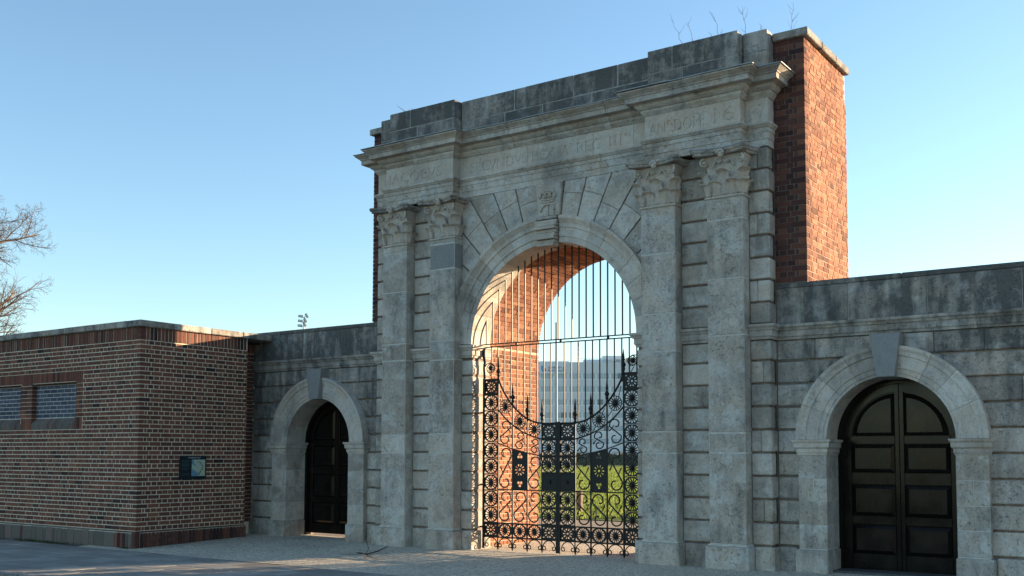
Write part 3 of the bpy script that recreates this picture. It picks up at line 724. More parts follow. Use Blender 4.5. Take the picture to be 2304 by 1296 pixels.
# ------------------------------------------------------------------ stone side walls with arched doors
def side_wall(label, xs, xe, cx, pcuts, keycuts, dlabel, gap_under, thr):
    W = thing('stone_wall', label, 'wall', ((xs+xe)/2, 3.1, .05), 'rusticated stone walls either side of the gateway')
    link('wall_core', prism_xz(arch_poly(xs+.01, xe-.01, -.05, 3.84, cx, .815, 1.80), 2.888, 3.50), JOINT, W)
    for k in range(9):
        z0, z1 = ZC[k]+.013, ZC[k+1]-.013
        def bx_end(z, sg): 
            d = z-1.80
            return cx+sg*(1.0 if d <= 0 else math.sqrt(max(0, 1-d*d)))
        s = .06+.46*(k/8)**1.5
        def row(a, b, slA=None, slB=None):
            n = max(1, round((b-a)/.62)); cuts = [a]+[a+(b-a)*(q+random.uniform(-.2, .2))/n for q in range(1, n)]+[b]
            if n > 1 and k % 2: cuts = cuts[:1]+cuts[2:] if random.random() < .5 else cuts
            for q in range(len(cuts)-1):
                xa, xb = cuts[q]+(.0015 if q else 0), cuts[q+1]-(.0015 if q < len(cuts)-2 else 0)
                L0, L1 = (slA if q == 0 and slA else (xa, xa)); R0, R1 = (slB if q == len(cuts)-2 and slB else (xb, xb))
                yj = YS+random.uniform(-.003, .003); so = s+random.uniform(-.12, .2)
                if L0 == L1 and R0 == R1: block('rusticated_stone', xa, xb, yj, 2.93, z0, z1, STONE, W, bev=.012, soot=so)
                else: put('rusticated_stone', bevel_me(prism_xz([(L0, z0), (R0, z0), (R1, z1), (L1, z1)], yj, 2.93), .012), STONE, W, tone=random.random(), soot=so)
        if z0 > 2.81: row(xs, xe)
        else:
            row(xs, min(bx_end(z0, -1), bx_end(z1, -1))+0, None, (bx_end(z0, -1), bx_end(z1, -1)))
            if xe > cx+1.0: row(max(bx_end(z0, 1), bx_end(z1, 1)), xe, (bx_end(z0, 1), bx_end(z1, 1)), None)
    # base course
    for a, b in ((xs-.02, cx-1.22), (cx+1.22, xe+(.02 if xs > 5 else -.03))):
        n = max(1, round((b-a)/.8))
        for q in range(n): block('base_course_stone', a+(b-a)*q/n+.002, a+(b-a)*(q+1)/n-.002, 2.80, 2.93, -.03, .364, STONE, W, bev=.014, soot=.3)
    # piers, caps
    for sg in (-1, 1):
        x0, x1 = sorted((cx+sg*1.175, cx+sg*.795))
        zz = [.366, .68, .985, 1.285, 1.592]
        for q in range(4):
            a, b = x0, x1
            if q == 2 and random.random() < .7:
                m_ = x0+(x1-x0)*.52; block('pier_stone', a, m_-.003, 2.752, 3.25, zz[q]+.002, zz[q+1]-.002, STONE, W, bev=.006, soot=.1); a = m_+.003
            block('pier_stone', a, b, 2.752+random.uniform(-.003, .003), 3.25, zz[q]+.002, zz[q+1]-.002, STONE, W, bev=.007, soot=random.uniform(0, .25))
        link('pier_joint', MB().box(x0+.004, x1-.004, 2.756, 3.24, .36, 1.60).me(), PALEJ, W)
        block('pier_plinth', x0-.045, x1+.045 if sg < 0 else x1+.045, 2.71, 3.25, -.03, .364, STONE, W, bev=.014, soot=.25) if False else block('pier_plinth', x0-(.045 if sg < 0 else .015), x1+(.015 if sg < 0 else .045), 2.71, 3.25, -.03, .352, STONE, W, bev=.014, soot=.25)
        block('mortar_fillet', x0+.001, x1-.001, 2.744, 3.2, .352, .368, PALEJ, W, bev=.004)
        CP = [(-.06, 1.594), (.006, 1.594), (.012, 1.622), (.02, 1.63), (.02, 1.675), (.038, 1.69), (.045, 1.70), (.045, 1.752), (.06, 1.765), (.068, 1.785), (.068, 1.798), (-.06, 1.80)]
        sweep('pier_cap', [(x0, 2.90), (x0, 2.752), (x1, 2.752), (x1, 2.90)] if False else ([(x0, 2.87), (x0, 2.752), (x1, 2.752), (x1, 3.25)] if sg < 0 else [(x0, 3.25), (x0, 2.752), (x1, 2.752), (x1, 2.87)]), CP, STONE2, W, soot=.25)
        link('cap_fill', MB().box(x0+.02, x1-.02, 2.78, 3.25, 1.595, 1.796).me(), STONE2, W)
    VR = [(.80, 3.25), (.80, 2.768), (.838, 2.768), (.842, 2.757), (.90, 2.757), (.906, 2.745), (.925, 2.742), (.935, 2.75), (1.06, 2.746), (1.068, 2.728), (1.115, 2.722), (1.15, 2.702), (1.19, 2.70), (1.19, 2.89), (1.0, 3.25)]
    for s0 in (.0, 97.0):
        cu = [0, 24, 45, 62, 83] if s0 == 0 else [0, 20, 40, 60, 83]
        for q in range(4): arc_piece('arch_stone', cx, 1.80, VR, s0+cu[q]+.12, s0+cu[q+1]-.12, 10, STONE2, W, soot=.05+.2*random.random())
    put('keystone', bevel_me(prism_xz([(cx-.108, 2.585), (cx+.115, 2.585), (cx+.195, 3.135), (cx-.19, 3.135)], 2.645, 3.24), .006), SMOOTH, W, tone=.6)
    # string course, parapet, coping
    IM2 = [(d, z-.002) for d, z in IMP]
    sweep('string_course', [(xs-.04 if xs < 5 else xs+.002, YS), (xe if xs > 5 else xe-.004, YS)], IM2, STONE, W, maxlen=1.3, soot=.48)
    cuts = [xs]+pcuts+[xe]
    for q in range(len(cuts)-1): block('parapet_stone', cuts[q]+.003, cuts[q+1]-.003, YS+random.uniform(-.003, .003), 3.30, 3.364, 3.852, STONE, W, bev=.006, soot=random.uniform(.6, .78))
    link('parapet_core', MB().box(xs+.01, xe-.01, YS+.008, 3.49, 3.30, 3.848).me(), PALEJ, W)
    cc = [xs]+keycuts+[xe]
    for q in range(len(cc)-1):
        a, b = cc[q]+.002, cc[q+1]-.002
        v = [(a, YS-.004, 3.855), (b, YS-.004, 3.855), (b, 3.55, 3.855), (a, 3.55, 3.855), (a, YS-.004, 3.925), (b, YS-.004, 3.925), (b, 3.55, 3.95), (a, 3.55, 3.95)]
        put('coping_stone', bevel_me(mesh(v, BF), .012), STONE, W, tone=random.random(), soot=.8)
    # door
    yd = 3.28; zb = gap_under; n = 24; R = .74
    arc = lambda r, k: (cx+r*math.cos(PI*k/n), 1.80+r*math.sin(PI*k/n))
    dp = [(cx-R, zb)]+[arc(R, n-k) for k in range(n+1)]+[(cx+R, zb)]
    D = put('door', prism_xz(dp, yd+.03, yd+.07), DOOR, W)
    fr = [(.735, 3.36), (.735, 3.235), (.81, 3.235), (.81, 3.36)]
    m_ = 4; v = []; f = []
    pth = [(-1, z) for z in (.062, 1.80)]
    ring = [[(cx+sg*r, y, .062) for r, y in fr] for sg in ()]
    rings = [[(cx+r, y, .064) for r, y in fr]]+[[(cx+r*math.cos(PI*k/n), y, 1.80+r*math.sin(PI*k/n)) for r, y in fr] for k in range(n+1)]+[[(cx-r, y, .064) for r, y in fr]]
    for r_ in rings: v += r_
    for k in range(len(rings)-1):
        for q in range(4): f.append((k*4+q, k*4+(q+1) % 4, k*4+4+(q+1) % 4, k*4+4+q))
    f += [(0, 1, 2, 3), tuple(len(v)-4+q for q in range(4))]
    link('door_frame', mesh(v, f), DOOR, W)
    def rail(nm, x0, x1, z0, z1, y=yd): block(nm, x0, x1, y, yd+.032, z0, z1, DOOR, D, bev=.004)
    rows = [(.288, .682), (.787, 1.208), (1.361, 1.742)]
    def topz(x): return 1.80+math.sqrt(max(0, R*R-(x-cx)**2))
    rail('stile', cx-.058, cx-.002, zb, 2.53); rail('stile', cx+.002, cx+.058, zb, 2.53)
    rail('stile', cx-R+.002, cx-.63, zb, 1.80); rail('stile', cx+.63, cx+R-.002, zb, 1.80)
    for sg in (-1, 1):
        a, b = sorted((cx+sg*.0585, cx+sg*.6295))
        for z0, z1 in ((zb, .288), (.682, .787), (1.208, 1.361), (1.742, 1.848)): rail('rail', a, b, z0, z1, yd+.001)
        for z0, z1 in rows:
            e = .055; g = .004
            o = [(a+g, z0+g), (b-g, z0+g), (b-g, z1-g), (a+g, z1-g)]; i_ = [(a+e, z0+e), (b-e, z0+e), (b-e, z1-e), (a+e, z1-e)]
            v = [(x, yd+.034, z) for x, z in o]+[(x, yd+.020, z) for x, z in o]+[(x, yd-.014, z) for x, z in i_]
            f = [(3, 2, 1, 0), (8, 9, 10, 11)]+[(q, (q+1) % 4, 4+(q+1) % 4, 4+q) for q in range(4)]+[(4+q, 4+(q+1) % 4, 8+(q+1) % 4, 8+q) for q in range(4)]
            put('panel', mesh(v, f), DOOR, D)
        ro = .615; th0 = math.asin(.052/ro); th1 = math.acos(.062/ro)
        pts = [(cx+sg*.062, 1.852)]+[(cx+sg*ro*math.cos(th0+(th1-th0)*q/12), 1.80+ro*math.sin(th0+(th1-th0)*q/12)) for q in range(13)]
        gx, gz = cx+sg*.26, 2.06; N = len(pts)
        inn = [(gx+(x-gx)*.80, gz+(z-gz)*.80) for x, z in pts]
        v = [(x, yd+.034, z) for x, z in pts]+[(x, yd+.020, z) for x, z in pts]+[(x, yd-.014, z) for x, z in inn]
        f = [tuple(range(N))[::-1], tuple(range(2*N, 3*N))]+[(q, (q+1) % N, N+(q+1) % N, N+q) for q in range(N)]+[(N+q, N+(q+1) % N, 2*N+(q+1) % N, 2*N+q) for q in range(N)]
        put('panel', mesh(v, f), DOOR, D)
        fa = [(cx+sg*.062, 2.4125)]
        arcr = [(.63, yd+.033), (.63, yd+.001), (.738, yd+.001), (.738, yd+.033)]
        a0, a1 = (4.3, 85.5) if sg > 0 else (94.5, 175.7)
        arc_piece('arched_rail', cx, 1.80, arcr, a0, a1, 12, DOOR, D)
    if thr: block('threshold', cx-.79, cx+.79, 2.90, 3.42, .03, .088, simple('dark_step', (.09, .09, .09)), W, bev=.01)
    return W
WL = side_wall('rusticated stone wall with round-arched dark door between gateway and brick building', -.50, 2.95, 1.39, [-.238, .902, 1.2, 1.87, 2.183], [.2975, 1.2, 2.3], 'l', .105, False)
WR = side_wall('sooty rusticated stone wall with wide panelled door right of the gateway', 10.092, 16.5, 11.575, [10.48, 11.07, 12.06, 13.15, 14.2, 15.3], [11.75, 13.5, 15.0], 'r', .075, True)
# ------------------------------------------------------------------ iron gates
def circ(cx, cz, r, n=20): return [(cx+r*math.cos(2*PI*k/n), cz+r*math.sin(2*PI*k/n)) for k in range(n)]
def petal(cx, cz, a, r0, r1, w0, w1):
    ca, sa = math.cos(a), math.sin(a); P = lambda r, t: (cx+r*ca-t*sa, cz+r*sa+t*ca)
    return [P(r0, 0), P(r0+(r1-r0)*.5, -w0), P(r1-w1*.7, -w1), P(r1-w1*.1, -w1*.65), P(r1, 0), P(r1-w1*.1, w1*.65), P(r1-w1*.7, w1), P(r0+(r1-r0)*.5, w0)]
def rosette_me(w, h, round_=False):
    R = min(w, h)/2-.006 if not round_ else w/2
    sp = [circ(0, 0, R, 28)] if round_ else [[(-w/2, -h/2), (w/2, -h/2), (w/2, h/2), (-w/2, h/2)]]
    n = 14
    for k in range(n): sp.append(petal(0, 0, 2*PI*(k+.5)/n, .040, R-.010, .0075, .017))
    if not round_:
        for sx in (-1, 1):
            for sz in (-1, 1):
                c = (sx*(w/2-.012), sz*(h/2-.012)); sp.append([c, (c[0]-sx*.062, c[1]), (c[0]-sx*.022, c[1]-sz*.022), (c[0], c[1]-sz*.062)])
    me = plate_me(sp, .010)
    bm = bmesh.new(); bm.from_mesh(me)
    v, f = lathe([(.001, -.032), (.018, -.028), (.034, -.012), (.036, .012), (.001, .02)], 12, Matrix.Rotation(-PI/2, 4, 'X'))
    m2 = mesh(v, f); bm.from_mesh(m2); bpy.data.meshes.remove(m2)
    bm.to_mesh(me); bm.free(); me.materials.append(IRON); return me
def pierced_me(w, h):
    sp = [[(-w/2, -h/2), (w/2, -h/2), (w/2, h/2), (-w/2, h/2)], circ(0, 0, .017, 12)]
    for k in range(10): sp.append(petal(0, 0, 2*PI*k/10, .034, .082, .007, .0115))
    for sx in (-1, 1):
        for sz in (-1, 1): sp.append(circ(sx*(w/2-.04), sz*(h/2-.04), .013, 8))
    me = plate_me(sp, .010); me.materials.append(IRON); return me
ROS = rosette_me(.275, .2525); ROSB = rosette_me(.275, .224); ROSD = rosette_me(.232, .232, True); ROSS = rosette_me(.17, .17, True)
PIE = pierced_me(.275, .224); PIE2 = pierced_me(.275, .248)
def scroll_pts(w, h, flip=1):
    R = min(w*.45, h*.27); cz = h/2-R*1.02; pts = []
    for k in range(22):
        t = k/21; a = math.radians(-90+t*290); r = R*(.30+.70*t**.8); pts.append((r*math.cos(a), cz+r*math.sin(a)))
    low = [(-x, -z) for x, z in pts[::-1]]
    return [(x*flip, z) for x, z in pts+low]
def smooth_interp(us, zs):
    us, zs = np.array(us), np.array(zs); d = np.gradient(zs, us)
    def f(u):
        i = int(min(max(np.searchsorted(us, u)-1, 0), len(us)-2)); h = us[i+1]-us[i]; t = (u-us[i])/h
        return (2*t**3-3*t**2+1)*zs[i]+(t**3-2*t**2+t)*h*d[i]+(-2*t**3+3*t**2)*zs[i+1]+(t**3-t**2)*h*d[i+1]
    return f
Z1 = smooth_interp([.281, .35, .42, .566, .70, .85, 1.0, 1.13, 1.40], [2.80, 2.66, 2.55, 2.37, 2.25, 2.155, 2.10, 2.08, 2.078])
Z2 = smooth_interp([.281, .42, .566, .70, .85, 1.0, 1.13, 1.40], [2.31, 2.17, 2.06, 1.975, 1.91, 1.86, 1.83, 1.825])
Z3 = smooth_interp([.281, .566, .85, 1.13], [1.77, 1.68, 1.615, 1.565])
US = [.281, .566, .85, 1.13]; YG = 2.88
BARX = [5.1005+.1275*k for k in range(0, 23)]
spear = [(.001, -.05), (.016, -.05), (.022, -.02), (.014, .0), (.024, .02), (.030, .04), (.020, .055), (.036, .085), (.040, .10), (.020, .135), (.014, .15), (.022, .17), (.018, .22), (.008, .30), (.001, .345)]
SPEAR = mesh(*lathe(spear, 8), True); SPEAR.materials.append(IRON)
def leaf(X0, sg, label):
    G = thing('iron_gate', label, 'gate', (X0, YG, .06), 'pair of wrought iron gates in the archway')
    X = lambda u: X0+sg*u
    def bar(nm, u0, u1, z0, z1, t=.012, y=YG):
        a, b = sorted((X(u0), X(u1))); block(nm, a, b, y-t, y+t, z0, z1, IRON, G, bev=.003)
    def tube(nm, pts, r=.009, y=YG, s=6): put(nm, MB().tube([(X(u), y, z) for u, z in pts], r, s).me(True), IRON, G)
    bar('hinge_stile', -.022, .022, .075, 2.83, .022); bar('meeting_stile', 1.392, 1.432, .07, 2.10, .02)
    for u in US: bar('upright', u-.011, u+.011, .12, float(Z1(u)), .011)
    for i, u in enumerate(US):
        link('spear', SPEAR, None, G, Matrix.Translation((X(u), YG, float(Z1(u))+.04)))
        tube('foot_spike', [(u, .14), (u, .10), (u, .055)], [.014, .018, .003])
    for z in (.263, .492): bar('rail', .0, 1.41, z-.009, z+.009)
    bar('rail', .27, 1.14, 1.017, 1.035)
    for F, a, b, r in ((Z1, .281, 1.40, .015), (Z2, .281, 1.13, .012), (Z3, .281, 1.13, .009)):
        tube('curved_rail', [(a+(b-a)*k/24, float(F(a+(b-a)*k/24))) for k in range(25)], r)
    T = lambda u, z, y=YG: Matrix.Translation((X(u), y, z))
    for k in range(8): link('rosette', ROS, None, G, T(.1405, .492+.2586*(k+.5)))
    bar('rail', 0, .29, 2.552, 2.570); bar('rail', 0, .29, 2.802, 2.82)
    link('pierced_plate', PIE2, None, G, T(.1405, 2.686)); link('pierced_plate', PIE, None, G, T(.1405, .378)); link('pierced_plate', PIE, None, G, T(1.262, .378))
    for u in (.4235, .708, .99): link('rosette', ROSB, None, G, T(u, .378))
    for z in (.626, .895, 1.43, 1.695): link('rosette', ROS, None, G, T(1.262, z))
    for z in (.760, 1.030, 1.298, 1.562, 1.826): bar('rail', 1.13, 1.40, z-.007, z+.007)
    link('pierced_plate', PIE2, None, G, T(1.262, 1.952))
    bar('lock_plate', 1.141, 1.392, 1.036, 1.292, .016); bar('lock_boss', 1.25, 1.30, 1.14, 1.19, .04)
    for u, z in ((.4235, 2.362), (.708, 2.118), (.985, 1.985)):
        link('rosette', ROSD, None, G, T(u, z))
        tube('strut', [(u-.10, z+.26 if u < .5 else z+.17), (u-.06, z+.10)], .006); tube('strut', [(u+.05, z-.10), (u+.12, z-.19)], .006)
    # big S scrolls
    for u in (.4235, .708, .99):
        z0, z1 = .503, 1.018; sp = scroll_pts(.262, z1-z0, sg*(-1)*sg); tube('scroll', [(u+x, (z0+z1)/2+z) for x, z in sp], .0115)
        tube('scroll_dart', [(u+.03, z1-.20), (u+.085, z1-.30), (u+.10, z1-.335)], [.004, .009, .012]); tube('scroll_dart', [(u-.03, z0+.20), (u-.085, z0+.30), (u-.10, z0+.335)], [.004, .009, .012])
    for u in (.4235, .99):
        z0, z1 = 1.036, float(Z3(u))-.01; sp = scroll_pts(.262, z1-z0, -1); tube('scroll', [(u+x, (z0+z1)/2+z) for x, z in sp], .0115)
        tube('scroll_dart', [(u+.03, z1-.22), (u+.10, z1-.36)], [.004, .012]); tube('scroll_dart', [(u-.03, z0+.22), (u-.10, z0+.36)], [.004, .012])
    for u in (.4235, .708, .99):
        z0, z1 = float(Z3(u))+.01, float(Z2(u))-.01; sp = scroll_pts(.24, (z1-z0)*1.05, -1); tube('scroll', [(u+x*.95, (z0+z1)/2+z*.9) for x, z in sp], .010)
        tube('scroll_dart', [(u+.02, z1-.12), (u+.10, z1-.21)], [.004, .011])
    # middle plate with trefoils
    u0, u1 = .577, .839; pl = [(-.131, 1.035), (.131, 1.035), (.131, float(Z3(u1))), (-.131, float(Z3(u0)))]
    if sg < 0: pl = [(-x, z) for x, z in pl][::-1]
    holes = [circ(0, 1.345, .02, 12)]+[petal(0, 1.345, 2*PI*k/10, .038, .092, .008, .011) for k in range(10)]
    for zc, fl in ((1.565, 1), (1.125, -1)):
        for a in (90, 210, 330): r = .030; holes.append(circ(r*math.cos(math.radians(a*fl)), zc+r*math.sin(math.radians(a*fl)), .023, 10))
    pm = plate_me([pl]+holes, .010); pm.materials.append(IRON); link('pierced_panel', pm, None, G, Matrix.Translation((X(.708), YG, 0)))
    # bottom fringe of little C scrolls
    for a, b in zip([0.02]+US, US+[1.39]):
        c = (a+b)/2; r = (b-a)/2-.014
        arc = [(c+r*math.cos(t), .135+.12*math.sin(t)) for t in [PI*k/12 for k in range(13)]]
        for s_ in (1, -1):
            cur = [(c+s_*(r-.028+.028*math.cos(t)), .135+.028*math.sin(t)) for t in [-2*PI*k/14 for k in range(12)]]
            tube('fringe_scroll', arc[:7][::-1][::1] and [( c+s_*(x-c), z) for x, z in arc[:7]][::-1]+cur[1:], .009)
    # top bracket with little rosette
    link('rosette', ROSS, None, G, T(.125, 2.985)); 
    tube('top_bracket', [(0, 2.82), (-.012, 3.0), (.006, 3.10), (-.015, 3.2), (-.01, 3.28), (.012, 3.33)], [.02, .02, .026, .03, .024, .006])
    tube('top_bracket', [(.0, 3.02), (.05, 3.07), (.125, 3.075), (.20, 3.03), (.21, 2.97)], .008)
    tube('strut', [(.10, 2.90), (.16, 2.82)], .006)
    for z in (2.27, 1.10, .42): bar('hinge_bracket', -.10, .0, z-.014, z+.014, .012)
    # thin bars rising to the transom
    for bx in BARX:
        u = (bx-X0)*sg
        if .06 < u < 1.38:
            zb = 2.82 if u < .281 else float(Z1(u)); block('thin_bar', bx-.0085, bx+.0085, 2.905, 2.922, zb-.02, 3.335, IRON, G, bev=.002)
    return G
leaf(5.112, 1, 'left leaf of the black wrought iron gates with rosettes and scrolls')
leaf(7.978, -1, 'right leaf of the black wrought iron gates with rosettes and scrolls')
GR = thing('arch_grille', 'fixed black iron bars filling the arch above the gates', 'grille', (XA, 2.94, 3.36))
for bx in BARX:
    zt = ZSP+math.sqrt(max(0, 1.525**2-(bx-XA)**2))
    if zt > 3.45: block('bar', bx-.0095, bx+.0095, 2.930, 2.949, 3.385, zt, IRON, GR, bev=.002)
block('transom_rail', 5.02, 8.08, 2.925, 2.953, 3.385, 3.402, IRON, GR, bev=.003); block('transom_rail', 5.02, 8.08, 2.925, 2.953, 3.338, 3.355, IRON, GR, bev=.003)
for x in (5.7, 6.55, 7.4): block('rail_link', x-.02, x+.02, 2.93, 2.948, 3.355, 3.385, IRON, GR, bev=.003)
# ------------------------------------------------------------------ beyond the gate
E1 = Vector((math.cos(PAN), math.sin(PAN), 0)); E2 = Vector((-math.sin(PAN), math.cos(PAN), 0))
def far(lat, depth, z=0): return Vector((CAM.x, CAM.y, 0))+E1*lat+E2*depth+Vector((0, 0, z))
FR = Matrix.Rotation(PAN, 4, 'Z')
PANEL = simple('pale_grey_cladding', (.86, .86, .84), var=.05, scale=.6, bump=0, rough=.6)  # paled to stand in for haze over the distance
def ribbed():
    s = NT('ribbed_spandrel_cladding'); wv = s.n('ShaderNodeTexWave', wave_type='BANDS', bands_direction='X'); tc = s.n('ShaderNodeTexCoord'); s.set(wv.inputs['Vector'], tc.outputs['Object']); wv.inputs['Scale'].default_value = 1.2
    c = s.mix(wv.outputs['Fac'], (.66, .68, .68), (.80, .80, .79)); s.bump(wv.outputs['Fac'], .3, .05); return s.out(c, .6)
RIB = ribbed()
GLASS = NT('office_window_glass').out((.38, .46, .51), .15, .6)
GLASSD = NT('dark_window_glass').out((.10, .16, .22), .1, .6)
SUNP = simple('sunlit_rooftop_cladding', (.62, .56, .48), var=.15, scale=1)  # warm sunlight on the rooftop plant put into its colour
OB = thing('office_building', 'pale grey multi-storey office block with a sign, seen far off through the gates', 'building', far(16, 246))
def fb(nm, x0, x1, y0, y1, z0, z1, mat, par):
    me = mesh(box8(x0, x1, y0, y1, z0, z1), BF); return link(nm, me, mat, par, Matrix.Translation(far(0, 240)) @ FR)
fb('wall', -6, 44, .12, 14, 0, 23.0, PANEL, OB)
for k in range(7):
    zc = 19.85-3.06*k
    fb('spandrel', -6, 44, -.02, .12, zc+.75, zc+2.2, RIB, OB) if k else fb('parapet', -6, 44, -.02, .12, zc+.75, 23.1, RIB, OB)
    for j in range(15):
        x = -5.6+3.3*j; wn = fb('window', x, x+2.9, .02, .12, zc-.70, zc+.72, PANEL, OB)
        fb('pane', x+.08, x+1.41, -.0, .02, zc-.62, zc+.64, GLASSD if (j*7+k*3) % 11 == 0 else GLASS, wn); fb('pane', x+1.49, x+2.82, -.0, .02, zc-.62, zc+.64, GLASSD if (j*5+k*11) % 13 == 1 else GLASS, wn)
sg_ = fb('sign_panel', 3.9, 10.0, -.30, -.06, 20.35, 22.55, simple('white_sign', (.80, .82, .84), var=.04, bump=0, rough=.5), OB)
BLU = simple('sign_blue', (.08, .35, .62), var=.05, bump=0); REDS = simple('sign_red', (.65, .10, .13), var=.05, bump=0); INK = simple('sign_ink', (.04, .05, .08), var=.05, bump=0)
def local(nm, me, mat, par, x, z, y=-.31): return link(nm, me, mat, par, Matrix.Translation(far(0, 240)) @ FR @ Matrix.Translation((x, y, z)))
u_ = [(-.55, .8), (-.2, .8), (-.2, -.2), (-.05, -.42), (-.05, -.75), (-.35, -.6), (-.55, -.25)]
local('sign_logo', plate_me([u_], .02), BLU, sg_, 5.0, 21.45)
local('sign_logo', plate_me([[(.5*math.cos(a)-.0, .5*math.sin(a)-.2) for a in [-PI/2+PI*k/10 for k in range(11)]]], .02), REDS, sg_, 5.05, 21.45)
local('sign_lettering', text_me('UNIVERSITY of', .62, .01, .012, 'LEFT'), INK, sg_, 5.95, 21.55); local('sign_lettering', text_me('PORTSMOUTH', .62, .01, .012, 'LEFT'), INK, sg_, 5.95, 20.85)
for x0, x1, z1, mt in ((4, 11, 23.5, PANEL), (14.5, 22, 23.9, RIB), (19, 24, 24.8, PANEL), (24.5, 27.5, 24.4, SUNP), (22, 29, 24.0, SUNP)): fb('rooftop_plant', x0, x1, 2, 9, 23.0, z1, mt, OB)
for k in range(14): fb('roof_rail_post', 13+k*.9, 13.06+k*.9, .6, .66, 23.0, 24.0, RIB, OB)
fb('roof_rail', 13, 25, .6, .66, 23.95, 24.02, RIB, OB)
MS = thing('tall_mast', 'slender grey mast rising beyond the office block roof', 'mast', far(6.65, 200))
link('shaft', mesh(*lathe([(.30, 0), (.26, 12), (.21, 27.2), (.2, 27.3)], 12), True), simple('mast_grey', (.42, .45, .47), var=.1), MS, Matrix.Translation(far(6.65, 200)))
link('base_flange', mesh(*lathe([(.6, 0), (.6, .12), (.32, .2), (.32, .5)], 12)), IRON, MS, Matrix.Translation(far(6.65, 200)))
FLM = thing('floodlight_mast', 'distant floodlight mast with stacked lamp heads above the left stone wall', 'mast', (-58.6, 59.2, 0))
pole = MB().tube([(-58.6, 59.2, -.1), (-58.6, 59.2, 13.5), (-58.55, 59.2, 14.8)], [.16, .09, .06], 8)
link('pole', pole.me(True), PANEL, FLM)
LAMP = simple('lamp_housing', (.10, .105, .11), var=.2, rough=.4); LENS = NT('lamp_lens').out((.55, .6, .62), .1, .6)
fw_ = FR
for i, (dx, dz, ro) in enumerate(((-.32, 1.20, 0), (-.34, .74, 0), (-.36, .28, 0), (.28, 1.25, 1), (.14, .80, 1), (.08, .40, 1))):
    M = Matrix.Translation((-58.6, 59.2, 13.7)) @ FR @ Matrix.Translation((dx, 0, dz)) @ (Matrix.Rotation(math.radians(62), 4, 'Y') @ Matrix.Rotation(.3, 4, 'Z') if ro else Matrix.Rotation(.08, 4, 'Y'))
    h_ = MB().box(-.22, .22, -.12, .12, -.11, .11).me(); bevel_me(h_, .03); lh = link('lamp_head', h_, LAMP, FLM, M)
    link('lens', MB().box(-.18, .18, -.135, -.122, -.07, .07).me(), LENS, lh, M)
    link('bracket', MB().tube([tuple(M @ Vector((0, 0, -.1))), (-58.58, 59.2, 13.7+dz-.15)], .025, 6).me(), LAMP, FLM)
# hedge beyond the lawn
def hedge(name, label, lat0, lat1, depth, h, col):
    hm = simple(name+'_leaves', col, var=.6, scale=6, bump=1.0, bd=.1); v = []; f = []; n = 160; rows = [(0, -.9), (.5, -1.0), (.85, -.85), (1.0, -.35), (1.02, .4), (.8, .9), (0, 1)]
    for i in range(n+1):
        lat = lat0+(lat1-lat0)*i/n
        for hz, dy in rows:
            q = far(lat, depth+dy, h*hz); nz = mnoise.noise(q*1.3); v.append(tuple(q+Vector((0, 0, nz*.35*(hz > .2)))+E2*nz*.4))
    m_ = len(rows)
    for i in range(n):
        for k in range(m_-1): a = i*m_+k; f.append((a, a+1, a+m_+1, a+m_))
    rr = random.Random(3)
    for k in range(2600):   # loose leafy sprays breaking up the outline
        lat = rr.uniform(lat0, lat1); zz = h*rr.uniform(.3, 1.12); q = far(lat, depth-rr.uniform(.3, 1.1), zz); s_ = rr.uniform(.12, .32); o = len(v)
        d1 = Vector((rr.uniform(-1, 1), rr.uniform(-1, 1), rr.uniform(-.5, 1))).normalized()*s_; d2 = Vector((rr.uniform(-1, 1), rr.uniform(-1, 1), rr.uniform(-.5, 1))).normalized()*s_*.6
        v += [tuple(q-d1), tuple(q+d2), tuple(q+d1), tuple(q-d2)]; f.append((o, o+1, o+2, o+3))
    me = bpy.data.meshes.new('m'); me.from_pydata(v, [], f)
    o = link(name, me, hm); o['label'] = label; o['category'] = 'hedge'; return o
hedge('hedge', 'long dark clipped hedge at the far side of the lawn', -18, 45, 146, 1.6, (.15, .16, .11))
def grass_mat():
    s = NT('grass_blade'); c = s.mix(s.attr('tone_m', 'GEOMETRY'), (.11, .17, .03), (.26, .31, .08)); s.out(c, .7, .2)
    tr = s.n('ShaderNodeBsdfTranslucent'); s.set(tr.inputs[0], c); mx = s.n('ShaderNodeMixShader', i_0=.45); s.t.links.new(s.b.outputs[0], mx.inputs[1]); s.t.links.new(tr.outputs[0], mx.inputs[2])
    s.t.links.new(mx.outputs[0], s.t.nodes['Material Output'].inputs[0]); return s.m
gr = np.random.default_rng(4); NB = 90000
dep = np.sqrt(gr.uniform(24.5**2, 110**2, NB)); lat = gr.uniform(-.045, .20, NB)*dep
q = np.array(CAM)[None, :2]+lat[:, None]*np.array(E1)[:2]+dep[:, None]*np.array(E2)[:2]
ok = (q[:, 1] > 10.35); q = q[ok]; n_ = len(q); hh = gr.uniform(.05, .11, n_)*(1+dep[ok]/120); ww = gr.uniform(.012, .03, n_)*(1+dep[ok]/45); an = gr.uniform(0, PI, n_)
dx = np.stack([np.cos(an)*ww, np.sin(an)*ww, np.zeros(n_)], 1); p0 = np.concatenate([q, np.full((n_, 1), .05)], 1); tip = p0+np.stack([gr.normal(0, .03, n_), gr.normal(0, .03, n_), hh+.02], 1)
V = np.stack([p0-dx, p0+dx, tip+dx*.3, tip-dx*.3], 1).reshape(-1, 3); me = bpy.data.meshes.new('m'); me.from_pydata(V.tolist(), [], np.arange(4*n_).reshape(-1, 4).tolist())
at = me.attributes.new('tone_m', 'FLOAT', 'FACE'); at.data.foreach_set('value', gr.random(n_)); link('grass', me, grass_mat())['kind'] = 'stuff'
BN = thing('banner', 'narrow blue and white upright banner beyond the lawn', 'banner', (-40.8, 73.4, .06))
BM = Matrix.Translation((-40.8, 73.4, .06)) @ FR
